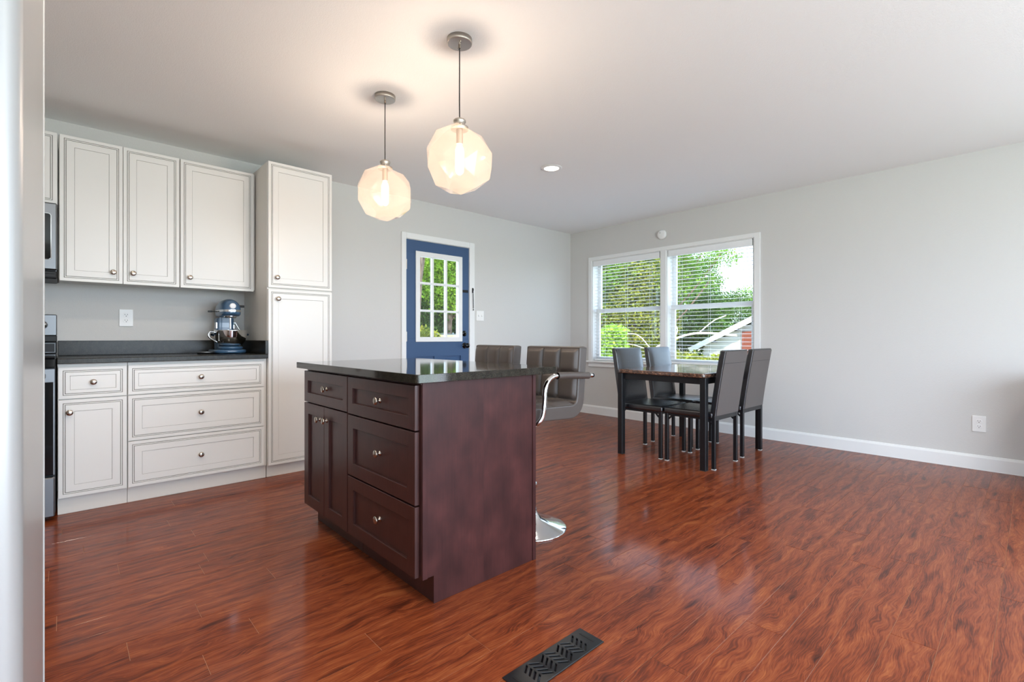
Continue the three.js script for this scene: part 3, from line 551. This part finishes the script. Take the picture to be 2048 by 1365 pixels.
for (const [label, x, z, t] of [
  ['black vinyl dining chair on the side towards the room corner, away from the window', 2.055, 1.302, 0],
  ['black vinyl dining chair on the side towards the room corner, next to the window', 2.035, 0.742, 0],
  ['black vinyl dining chair showing its grey rear cover, away from the window', 2.505, 1.306, Math.PI],
  ['black vinyl dining chair showing its grey rear cover, next to the window wall', 2.492, 0.75, Math.PI],
]) {
  const c = chairProto.clone(); c.name = numbered('dining_chair'); c.position.set(x, 0, z); c.rotation.y = t;
  c.userData = { label, category: 'chair', group: 'black dining chairs around the table' }; scene.add(c);
}

// ================================================================== LAMPS
function pendant(label, x, z) {
  const o = thing('pendant_lamp', label, 'pendant lamp', [x, 0, z], 0, 'faceted glass pendants over the island');
  const c = part('canopy', T(lathe([[0, 0], [0.008, 0], [0.056, 0.0], [0.059, 0.002], [0.06, 0.006], [0.06, 0.024], [0, 0.024]], 48), 0, RH - 0.0245, 0), M.satin, o, 'brushed nickel ceiling canopy');
  part('screw', [[0.026, 0.014], [-0.026, -0.014]].map(([a, b]) => T(cyl(0.004, 0.003, 0.008, 10), a, RH - 0.028, b)), M.nickel, c);
  part('strain_relief', T(cyl(0.005, 0.006, 0.02, 12), 0, RH - 0.034, 0), M.nickel, c);
  part('cord', tube([[0, RH - 0.04, 0], [0.001, 2.3, 0.001], [-0.001, 2.15, 0], [0, 2.055, 0]], 0.0028, 20, 8), M.cord, o, 'thin black cord');
  part('socket_cap', T(lathe([[0, 0.06], [0.006, 0.058], [0.01, 0.052], [0.026, 0.048], [0.03, 0.044], [0.03, 0.036], [0.026, 0.034], [0.026, 0.02], [0.032, 0.016], [0.042, 0.012], [0.042, 0.0], [0, 0.0]], 40), 0, 2.006, 0), M.satin, o, 'stepped nickel cap');
  part('cap_screw', [-1, 1].map((s) => T(cyl(0.005, 0.005, 0.014, 10), s * 0.036, 2.02, 0.02, 0, 0, Math.PI / 2)), M.satin, o);
  // blown globe with flat facets
  const r = rng(77), pts = [], n = 42;
  for (let i = 0; i < n; i++) { const y = 1 - 2 * (i + 0.5) / n, a = i * 2.399963 + (r() - 0.5) * 0.5, q = Math.sqrt(1 - y * y), R = 0.163 * (1 + (r() - 0.5) * 0.05); pts.push(V(Math.cos(a) * q * R, y * R * 1.0 + (r() - 0.5) * 0.014, Math.sin(a) * q * R)); }
  for (const p of pts) p.y = Math.min(p.y, 0.145);
  const g = new ConvexGeometry(pts); g.computeVertexNormals();
  part('globe', T(clean(g), 0, 1.862, 0), M.globe, o, 'faceted pale iridescent glass globe');
  part('socket', T(cyl(0.016, 0.016, 0.07, 20), 0, 1.972, 0), M.satin, o);
  part('bulb', T(lathe([[0, 0], [0.008, 0.001], [0.019, 0.012], [0.0215, 0.03], [0.0215, 0.115], [0.018, 0.13], [0.0125, 0.138], [0.0125, 0.15], [0, 0.15]], 28), 0, 1.79, 0), M.bulb, o, 'glowing tubular bulb');
  const l = new THREE.PointLight(0xfff0de, 0.72); l.position.set(0, 1.855, 0); l.castShadow = true; l.shadow.radius = 1.1; o.add(l);
}
pendant('faceted glass pendant lamp above the island drawers', 2.494, 3.745);
pendant('faceted glass pendant lamp above the island doors', 1.756, 3.743);
function downlight(label, x, z, power = 4) {
  const o = thing('recessed_light', label, 'ceiling light', [x, RH, z], 0, 'round recessed ceiling lights');
  part('trim_ring', T(lathe([[0.062, 0.0], [0.088, 0.0], [0.089, -0.004], [0.066, -0.009], [0.062, -0.004], [0.062, 0]], 40), 0, 0, 0), M.plastic, o);
  part('lens', T(cyl(0.062, 0.062, 0.004, 40), 0, -0.003, 0), M.lens, o, 'glowing round lens');
  const l = new THREE.SpotLight(0xfff1e0, power, 0, 1.35, 0.6); l.position.set(0, -0.012, 0); l.target.position.set(0, -2, 0); l.castShadow = true; l.shadow.radius = 3; o.add(l, l.target);
}
downlight('small round recessed ceiling light between the pendants and the window', 1.598, 2.123);
downlight('unseen round recessed ceiling light placed to light the kitchen aisle by the refrigerator', 3.2, 4.95, 4);  // this and the next three are unseen, placed to light kitchen and living area
downlight('unseen round recessed ceiling light placed to light the kitchen aisle by the range', 1.85, 5.1, 4.5);
downlight('unseen round recessed ceiling light placed to light the living area near the window wall', 5.4, 1.6);
downlight('unseen round recessed ceiling light placed to light the living area near the end wall', 5.4, 4.0);

// ================================================================== SMALL WALL ITEMS
function outlet(label, place, turn) {
  const o = thing('wall_outlet', label, 'outlet', place, turn, 'white duplex outlets');
  part('plate', T(rbox(0.078, 0.122, 0.007, 0.003, 2), 0, 0, 0.0035), M.plastic, o);
  for (const y of [0.02, -0.02]) { const r = part('receptacle', T(extr(rrect(0.034, 0.028, 0.012), 0.0025, 0.0006, 1), 0, y, 0.007), M.plastic, o); part('slot', [bx(-0.008, -0.0058, y - 0.001, y + 0.008, 0.0094, 0.0099, 0.0001), bx(0.0058, 0.008, y - 0.001, y + 0.008, 0.0094, 0.0099, 0.0001), T(cyl(0.0028, 0.0028, 0.0006, 10), 0, y - 0.0075, 0.0097, Math.PI / 2)], M.slot, r); }
}
outlet('white duplex outlet above the granite backsplash', [0, 1.15, 4.815], Math.PI / 2);
outlet('white duplex outlet low on the bare wall beside the dining set', [4.07, 0.351, 0], 0);
{
  const o = thing('light_switch', 'white two-gang toggle switch plate beside the blue door', 'switch', [0, 1.261, 1.607], Math.PI / 2);
  part('plate', T(rbox(0.112, 0.115, 0.007, 0.003, 2), 0, 0, 0.0035), M.plastic, o);
  for (const x of [-0.023, 0.023]) part('toggle', [T(cbox(0.01, 0.022, 0.01, 0.002), x, 0.002, 0.009, -0.4), bx(x - 0.006, x + 0.006, -0.013, 0.013, 0.0068, 0.0074, 0.0002)], M.plastic, o);
}
{
  const o = thing('smoke_detector', 'white round smoke detector on the wall above the double window', 'smoke detector', [1.402, 2.211, 0]);
  part('base', lathe([[0, 0], [0.056, 0], [0.056, 0.012], [0, 0.012]], 40).rotateX(Math.PI / 2), M.plastic, o);
  part('cover', lathe([[0.053, 0.0125], [0.054, 0.024], [0.048, 0.033], [0.03, 0.036], [0, 0.036]], 40).rotateX(Math.PI / 2), M.plastic, o);
  part('sounder_slots', [0, 1, 2].map((k) => T(cbox(0.014 - k * 0.003, 0.002, 0.001, 0.0002), -0.012, 0.016 + k * 0.005, 0.0364)), M.slot, o);
}
{ // floor register
  const o = thing('floor_vent', 'black metal floor register with chevron slots', 'floor vent', [3.343, 0, 4.0]);
  const w = 0.102, l = 0.36, holes = [];
  const s = new THREE.Shape(rect(w, l, 0).map((p) => new THREE.Vector2(...p)));
  for (const [row, y0] of [0, 1, 2, 3, 4, 5, 6].map((k) => [k, -0.118 + k * 0.036])) {
    const sg = row % 2 ? 1 : -1;
    for (let k = 0; k < 4; k++) { const x = -0.027 + k * 0.0185 - 0.001, t = 0.008, sh = 0.010 * sg, h = 0.0285; s.holes.push(new THREE.Path([[x - sh - t / 2, y0], [x - sh + t / 2, y0], [x + sh + t / 2, y0 + h], [x + sh - t / 2, y0 + h]].map((p) => new THREE.Vector2(...p)))); }
  }
  part('grille', extr(s, 0.005, 0.0012, 1).rotateX(-Math.PI / 2), M.blackMetal, o);
  part('damper_box', bx(-w / 2 + 0.008, w / 2 - 0.008, 0.0002, 0.001, -l / 2 + 0.008, l / 2 - 0.008, 0.0001), M.blackGloss, o);
  part('end_slot', [-1, 1].map((k) => bx(-0.03, 0.03, 0.0048, 0.0062, k * 0.155 - 0.004, k * 0.155 + 0.004, 0.0008)), M.black, o);
}

{ // low sideboard out of view, placed so its shade falls along the bare wall
  const o = thing('unseen_sideboard', 'low dark wooden sideboard out of view, placed to shade the bare wall beyond the outlet', 'unseen_sideboard', [5.15, 0, 0.26]);
  part('body', uvm(bx(-0.68, 0.68, 0.08, 0.74, -0.22, 0.22, 0.002)), M.island, o);
  part('top', uvm(bx(-0.7, 0.7, 0.7405, 0.77, -0.235, 0.25, 0.004)), M.island, o);
  for (const x of [-0.45, 0, 0.45]) { const d = part('door', uvm(T(ring(0.435, 0.62, 0, 0.05, 0, 0.018, 0.001), x, 0.41, 0.2205)), M.island, o); part('inset_panel', uvm(bx(x - 0.17, x + 0.17, 0.145, 0.675, 0.2205, 0.228, 0.0005)), M.island, d); }
  for (const x of [-0.62, 0.62]) for (const z of [-0.17, 0.17]) part('leg', bx(x - 0.025, x + 0.025, 0, 0.0795, z - 0.025, z + 0.025), M.island, o);
}

// ================================================================== STAND MIXER
{
  const o = thing('stand_mixer', 'blue stand mixer with steel bowl on the granite worktop', 'stand mixer', [0.235, 0.8925, 4.235], 0);
  // local: +x is the front
  const foot = rrect(0.34, 0.215, 0.095);
  part('base', [extr(foot, 0.026, 0.011, 4).rotateX(-Math.PI / 2).translate(0, 0.004, 0)], M.mixerBlue, o);
  for (const [x, z] of [[0.11, 0.06], [0.11, -0.06], [-0.12, 0.06], [-0.12, -0.06]]) part('foot', T(cyl(0.012, 0.012, 0.006, 12), x, 0.003, z), M.black, o);
  const s = new THREE.Shape(); s.moveTo(-0.15, 0.02); s.lineTo(-0.03, 0.02); s.bezierCurveTo(-0.03, 0.10, -0.06, 0.16, -0.045, 0.27); s.lineTo(-0.15, 0.27); s.bezierCurveTo(-0.165, 0.16, -0.165, 0.08, -0.15, 0.02);
  part('column', extr(s, 0.115, 0.018, 4).translate(0, 0, -0.0575), M.mixerBlue, o);
  part('column_trim', [-1, 1].map((k) => T(cbox(0.035, 0.05, 0.012, 0.004), -0.075, 0.21, k * 0.058)), M.chrome, o);
  // head: loft along x of a domed section with straight sides and a flat underside
  const wid = (x) => x > 0 ? Math.pow(Math.max(0, 1 - Math.pow(x / 0.165, 3.6)), 1 / 2.6) : Math.pow(Math.max(0, 1 - Math.pow(-x / 0.165, 2.4)), 1 / 2.2);
  const sec = []; for (let k = 0; k <= 20; k++) { const t = Math.PI * k / 20; sec.push([Math.cos(t) * 0.071, Math.sin(t) * 0.082]); }
  sec.push([-0.071, -0.02], [-0.069, -0.035], [-0.06, -0.046], [-0.03, -0.05], [0.03, -0.05], [0.06, -0.046], [0.069, -0.035], [0.071, -0.02]);
  const hp = [], hi = [], NS = 34, NP = sec.length;
  for (let i = 0; i <= NS; i++) { const x = -0.165 * Math.cos(Math.PI * i / NS), w = Math.max(0.002, wid(x)); for (const [z, y] of sec) hp.push(x, y * (y > 0 ? w : 0.35 + 0.65 * w), z * w); }
  for (let i = 0; i < NS; i++) for (let j = 0; j < NP; j++) { const p = i * NP + j, q = i * NP + (j + 1) % NP; hi.push(p, q, p + NP, q, q + NP, p + NP); }
  const hd = new THREE.BufferGeometry(); hd.setAttribute('position', new THREE.Float32BufferAttribute(hp, 3)); hd.setIndex(hi); hd.computeVertexNormals();
  part('head', T(clean(hd), 0.005, 0.322, 0), M.mixerBlue, o);
  const ol = []; for (let i = 0; i <= 30; i++) { const x = -0.165 * Math.cos(Math.PI * i / 30); ol.push([x, 0.0718 * wid(x)]); }
  const band = [...ol, ...ol.slice(1, -1).reverse().map(([x, z]) => [x, -z])].map(([x, z]) => [x * 1.008, z]);
  part('head_band', T(extr(band, 0.016, 0.001, 1).rotateX(-Math.PI / 2), 0.005, 0.306, 0), M.chrome, o, 'polished trim band');
  part('hub_cap', T(lathe([[0, 0], [0.021, 0], [0.021, 0.012], [0.017, 0.016], [0, 0.017]], 28), 0.156, 0.348, 0.0, 0, 0, -Math.PI / 2), M.white, o, 'pale round attachment hub cap');
  part('hub_knob', [T(cyl(0.008, 0.008, 0.03, 12), 0.12, 0.35, -0.07, Math.PI / 2), T(cyl(0.004, 0.004, 0.02, 10), 0.12, 0.35, -0.058, Math.PI / 2)], M.black, o);
  part('speed_lever', [T(cyl(0.0035, 0.0035, 0.05, 8), -0.02, 0.312, 0.085, Math.PI / 2), T(rbox(0.012, 0.012, 0.028, 0.004), -0.02, 0.312, 0.108)], M.black, o);
  part('planetary', T(lathe([[0, 0], [0.035, 0], [0.042, 0.01], [0.042, 0.022], [0, 0.022]], 28), 0.09, 0.262, 0), M.chrome, o);
  part('beater_shaft', T(cyl(0.006, 0.006, 0.08, 12), 0.09, 0.225, 0), M.chrome, o);
  const bowl = part('bowl', T(lathe([[0, 0.0], [0.05, 0.0], [0.074, 0.01], [0.094, 0.036], [0.104, 0.072], [0.108, 0.112], [0.111, 0.117], [0.106, 0.116], [0.101, 0.072], [0.09, 0.038], [0.07, 0.013], [0, 0.005]], 48), 0.085, 0.056, -0.005), M.chrome, o, 'polished steel bowl');
  part('bowl_handle', tube([[0.11, 0.155, 0.1], [0.12, 0.158, 0.138], [0.122, 0.12, 0.14], [0.115, 0.085, 0.092]], 0.006, 24, 8), M.chrome, bowl);
  part('bowl_arm', [-1, 1].map((k) => tube([[-0.05, 0.13, k * 0.05], [0.0, 0.14, k * 0.105], [0.085, 0.14, k * 0.118]], 0.008, 20, 8)), M.mixerBlue, o);
  part('bowl_plate', T(lathe([[0, 0], [0.065, 0], [0.08, 0.012], [0.075, 0.024], [0.05, 0.027], [0, 0.027]], 36), 0.085, 0.028, -0.005), M.mixerBlue, o);
  part('lift_lever', [T(cyl(0.004, 0.004, 0.11, 8), -0.03, 0.185, -0.085, 0.5), T(rbox(0.016, 0.02, 0.016, 0.006), -0.03, 0.135, -0.112)], M.chrome, o);
}
function ell(a, b) { const s = new THREE.Shape(); s.absellipse(0, 0, a, b, 0, Math.PI * 2); return s; }
{
  const o = thing('mixer_attachment', 'dark flat mixer attachment lying beside the stand mixer', 'attachment', [0.33, 0.8925, 4.405], 0.3);
  part('handle', T(rbox(0.022, 0.02, 0.085, 0.008), 0, 0.01, 0.0), M.black, o);
  part('blade', [tube([[0, 0.012, -0.04], [0.04, 0.014, -0.05], [0.06, 0.014, -0.01], [0.04, 0.014, 0.03], [0, 0.012, 0.04]], 0.006, 30, 8)], M.stainless, o);
}

// ================================================================== OUTSIDE
{
  const g = new THREE.PlaneGeometry(90, 90, 1, 1); g.rotateX(-Math.PI / 2);
  structMesh('ground', [uvm(g.translate(0, -0.75, 0))], M.lawn, 'grass lawn outside the house', 'ground');
}
structMesh('added_driveway', [bx(-7, 8, -0.9, -0.73, -9, -1.2, 0.01)], M.concrete, 'pale concrete driveway added out of view to bounce light in through the double window', 'added_driveway');  // added out of view, pale to bounce sun up to the ceiling
structMesh('added_patio', [bx(-6, -0.4, -0.9, -0.732, -1.1, 6, 0.01)], M.concrete, 'pale concrete patio added out of view to bounce light in through the blue door', 'added_patio');  // added out of view, bounces sun in through the door glass
const leafShape = (() => { // small spray of seven pointed leaves
  const l = [], r = rng(3);
  for (let k = 0; k < 7; k++) {
    const s = 0.07 + 0.04 * r(), g = new THREE.BufferGeometry();
    g.setAttribute('position', new THREE.Float32BufferAttribute([0, 0, 0, s * 0.28, s * 0.5, 0.01, 0, s, 0, 0, 0, 0, 0, s, 0, -s * 0.28, s * 0.5, 0.01], 3));
    g.computeVertexNormals(); l.push(T(clean(g), (r() - 0.5) * 0.22, (r() - 0.5) * 0.22, (r() - 0.5) * 0.22, r() * 6.3, r() * 6.3, r() * 6.3));
  }
  return merge(l);
})();
const leafMat = (c) => phys({ color: c, roughness: 0.85, specularIntensity: 0.2, transmission: 0.4, thickness: 0 });
const leafMats = { lime: leafMat(0x9abc46), green: leafMat(0x769c3a), dark: leafMat(0x4c6c30), olive: leafMat(0x8e9638), rust: leafMat(0xa87446) };
function tree(name, label, category, x, z, h0, crowns, kind, n, seed, trunkR = 0.12, group = 'trees and shrubs outside', lean = 0) {
  const o = thing(name, label, category, [x, -0.75, z], 0, group), r = rng(seed);
  const top = Math.max(...crowns.map((c) => c[1]));
  part('trunk', tube([[0, 0, 0], [lean * 0.3, top * 0.35, 0.05], [lean * 0.7, top * 0.7, 0], [lean, top, 0]], trunkR, 16, 10), M.bark, o);
  if (trunkR > 0.04) part('branches', crowns.map((c) => tube([[lean * 0.4, c[1] * 0.55, 0], [c[0] * 0.5, c[1] * 0.75, c[2] * 0.5], [c[0], c[1], c[2]]], trunkR * 0.35, 10, 6)), M.bark, o);
  const im = new THREE.InstancedMesh(leafShape, leafMats[kind], n); im.name = 'foliage'; im.castShadow = im.receiveShadow = true; im.userData.kind = 'stuff';
  const m = new THREE.Matrix4(), q = new THREE.Quaternion(), e = new THREE.Euler(), col = new THREE.Color();
  const vol = crowns.map((c) => c[3] * c[4] * c[3]), tot = vol.reduce((a, b) => a + b);
  for (let i = 0; i < n; i++) {
    let k = 0, t = r() * tot; while (k < vol.length - 1 && t > vol[k]) t -= vol[k++];
    const c = crowns[k], u = r() * 2 - 1, a = r() * 6.2832, s = Math.sqrt(1 - u * u), R = Math.cbrt(0.25 + 0.75 * r());
    q.setFromEuler(e.set(r() * 6.3, r() * 6.3, r() * 6.3)); const sc = (0.7 + 0.7 * r()) * (c[5] ?? 1);
    m.compose(V(c[0] + Math.cos(a) * s * R * c[3], c[1] + u * R * c[4], c[2] + Math.sin(a) * s * R * c[3]), q, V(sc, sc, sc)); im.setMatrixAt(i, m);
    const b = 0.75 + 0.5 * r(); im.setColorAt(i, col.setRGB(b * (0.9 + 0.2 * r()), b, b * (0.8 + 0.3 * r())));
  }
  o.add(im); return o;
}
// beyond the double window
tree('leafy_tree', 'broad green leafy tree beyond the window unit near the corner', 'tree', -6.6, -8.2, 0, [[0, 2.6, 0, 1.8, 1.8], [-1.6, 4.0, 0.4, 1.7, 1.5], [1.2, 4.2, -0.4, 1.5, 1.4]], 'green', 9000, 21, 0.14);
tree('leafy_tree', 'olive green tree beyond the middle of the double window', 'tree', -4.9, -9.0, 0, [[0, 2.5, 0, 1.5, 1.9], [-0.9, 4.2, 0.2, 1.4, 1.4], [0.7, 3.9, 0, 1.2, 1.2]], 'olive', 8000, 22, 0.13);
tree('leafy_tree', 'dark green tree beyond the window', 'tree', -8.8, -12.5, 0, [[0, 2.6, 0, 2.8, 2.6], [2.6, 3.2, 0, 2.6, 2.4], [5.0, 2.0, -1.6, 2.2, 1.5]], 'dark', 14000, 23, 0.2);
tree('leafy_tree', 'rust tinged tree top beyond the window unit near the corner', 'tree', -8.6, -9.8, 0, [[0, 4.6, 0, 1.2, 0.9], [0.5, 3.4, 0.3, 0.9, 0.9]], 'rust', 2600, 24, 0.1);
tree('airy_tree', 'airy tree reaching thin leafy branches across the sky beyond the window', 'tree', -3.7, -9.0, 0, [[0.3, 3.6, 0, 0.8, 0.9, 0.8], [1.2, 4.3, 0, 0.7, 0.5, 0.7], [1.9, 4.2, 0.2, 0.5, 0.4, 0.7], [1.5, 3.5, 0, 0.4, 0.4, 0.7]], 'green', 1300, 25, 0.07);
tree('lime_shrub', 'bright lime green shrub just outside the window', 'shrub', -2.25, -4.0, 0, [[0, 1.5, 0, 0.3, 0.4, 0.8], [0.12, 1.85, 0, 0.22, 0.1, 0.8]], 'lime', 1500, 26, 0.025);
tree('hedge_tree', 'distant pale green hedge trees behind the neighbouring garage', 'tree', -6.5, -24, 0, [[0, 2.8, 0, 2.5, 1.9], [3.4, 2.4, 0, 2.2, 1.7], [6.4, 2.5, 0, 2.2, 1.6], [-4, 3.2, 0, 2.4, 2.2]], 'green', 9000, 27, 0.2);
tree('low_shrub', 'low olive shrub at the foot of the neighbouring garage', 'shrub', -2.0, -7.0, 0, [[0, 0.7, 0, 0.8, 0.6], [0.9, 0.75, -0.4, 0.7, 0.5]], 'olive', 2600, 28, 0.03);
tree('low_shrub', 'low green shrub under the corner side window unit', 'shrub', -4.3, -6.4, 0, [[0, 0.6, 0, 0.9, 0.7], [1.0, 0.5, 0.2, 0.8, 0.55]], 'green', 3000, 29, 0.03);
{ // pale bare branches close to the window
  const o = thing('bare_branch', 'pale bare branches crossing in front of the garage', 'branch', [-1.2, -0.75, -4.6]), l = [];
  l.push(tube([[-0.6, 0, 0], [-0.45, 0.9, 0], [-0.3, 1.45, 0], [0.25, 1.72, 0.05], [0.8, 1.85, 0.05], [1.6, 1.8, 0.1]], 0.022, 40, 8));
  for (const [a, b, c] of [[[-0.3, 1.45, 0], [-0.6, 1.8, 0.1], [-1.0, 1.86, 0.1]], [[-0.3, 1.45, 0], [-0.9, 1.6, 0], [-1.4, 1.55, 0]], [[0.25, 1.72, 0.05], [0.3, 1.95, 0], [0.1, 2.15, 0]], [[-0.5, 0.8, 0], [-0.9, 1.3, 0.1], [-1.3, 1.4, 0.1]], [[0.8, 1.85, 0.05], [1.1, 2.1, 0], [1.35, 2.2, 0]]]) l.push(tube([a, b, c], 0.011, 14, 6));
  part('branch', l, M.twig, o);
}
{ // neighbour's garage: gable end with lap siding
  const o = thing('neighbour_garage', 'white sided garage with a gable roof and brick corner beyond the window', 'building', [-0.4, -0.75, -11]);
  const a = 3.0, e = 1.42, ap = 2.9, D = 5;
  part('wall', extr([[-a, 0], [a, 0], [a, e], [0, ap], [-a, e]], D).translate(0, 0, -D), M.siding, o);
  for (let k = 0; k < 12; k++) { const y = 0.1 + k * 0.19, hw = y < e ? a : a * (ap - y) / (ap - e); if (hw > 0.3) part('siding_board', T(cbox(2 * hw - 0.08, 0.185, 0.02, 0.004), 0, y + 0.09 > ap - 0.1 ? y : y + 0.06, 0.012, 0.06), M.siding, o); }
  const roof = (s) => { const len = Math.hypot(a + 0.35, (ap - e) * (a + 0.35) / a), g = cbox(len, 0.09, D + 0.6, 0.01); return T(g, s * (a + 0.35) / 2, ap + 0.12 - (ap - e) * (a + 0.35) / a / 2, -D / 2 + 0.0, 0, 0, -s * Math.atan2(ap - e, a)); };
  part('roof', [roof(1), roof(-1)], M.roofing, o);
  part('fascia', [1, -1].map((s) => T(cbox(Math.hypot(a + 0.35, (ap - e) * (a + 0.35) / a) + 0.02, 0.17, 0.03, 0.005), s * (a + 0.35) / 2, ap + 0.07 - (ap - e) * (a + 0.35) / a / 2, 0.31, 0, 0, -s * Math.atan2(ap - e, a))), M.trim, o, 'white rake board');
  part('brick_corner', bx(-1.65, -1.05, 0, 1.95, 0.02, 0.16), M.brick, o, 'red brick pier');
  const w = part('window', T(ring(0.9, 0.5, 0, 0.07, 0, 0.05), -2.3, 0.98, 0.03), M.trim, o);
  part('pane', bx(-2.69, -1.91, 0.79, 1.17, 0.035, 0.045), M.blackGlass, w);
}
// beyond the blue door
tree('pine_tree', 'tall tree with a pinkish bark trunk just outside the blue door', 'tree', -4.2, -0.12, 0, [[0.1, 4.6, -0.2, 1.1, 0.8], [-0.3, 4.4, -0.5, 0.9, 0.6]], 'lime', 3200, 31, 0.1, 'trees and shrubs outside', 0.1);
tree('leafy_tree', 'sunlit lime green tree crown beyond the blue door', 'tree', -7.5, -3.3, 0, [[0, 3.7, 0, 1.5, 1.2], [0.6, 4.4, 1.2, 1.2, 0.9], [-0.4, 4.0, -1.4, 1.3, 1.1]], 'lime', 7000, 32, 0.1);
tree('leafy_tree', 'dark ivy covered thicket beyond the blue door', 'tree', -9.5, -4.2, 0, [[0, 1.9, 0, 1.9, 1.5], [0.6, 2.3, 1.9, 1.7, 1.5], [-0.6, 2.0, -1.9, 1.8, 1.5], [0, 3.6, 0, 2.4, 1.3]], 'dark', 13000, 33, 0.15);
tree('leafy_tree', 'dense green trees forming the backdrop beyond the blue door', 'tree', -14, -7.5, 0, [[0, 3.0, 0, 3.2, 3.2], [0.6, 3.4, 4.2, 3.0, 3.0], [-1, 3.2, -4.5, 3.2, 3.0]], 'olive', 14000, 34, 0.25);
tree('low_shrub', 'pale edged shrub at the foot of the view through the blue door', 'shrub', -4.6, -0.55, 0, [[0, 1.55, 0, 0.32, 0.38, 0.7]], 'olive', 900, 35, 0.02);
{
  const o = thing('wire_fence', 'grey wire fence beyond the blue door', 'fence', [-7.2, -0.75, -3.2]);
  for (let k = 0; k < 5; k++) part('post', T(cyl(0.025, 0.025, 1.9, 8), 0.25 * (k - 2), 0.95, (k - 2) * 1.0), M.fence, o);
  part('top_rail', tube([[-0.5, 1.85, -2.0], [0, 1.85, 0], [0.5, 1.85, 2.0]], 0.018, 12, 6), M.fence, o);
  const wires = []; for (let k = 0; k < 9; k++) wires.push(tube([[-0.5, 0.15 + 0.2 * k, -2], [0, 0.15 + 0.2 * k, 0], [0.5, 0.15 + 0.2 * k, 2]], 0.004, 8, 4));
  part('wire', wires, M.fence, o);
}
{
  const o = thing('storage_bin', 'pale tan storage bin outside seen low through the blue door', 'bin', [-6.4, -0.75, -2.75]);
  part('bin', T(rbox(0.6, 1.75, 0.62, 0.05), 0, 0.875, 0), mat({ color: 0xd8c3a4, roughness: 0.7 }), o);
  part('lid', T(rbox(0.66, 0.1, 0.68, 0.03), 0, 1.78, 0), mat({ color: 0xcbb592, roughness: 0.7 }), o);
}
renderer.render(scene, camera);
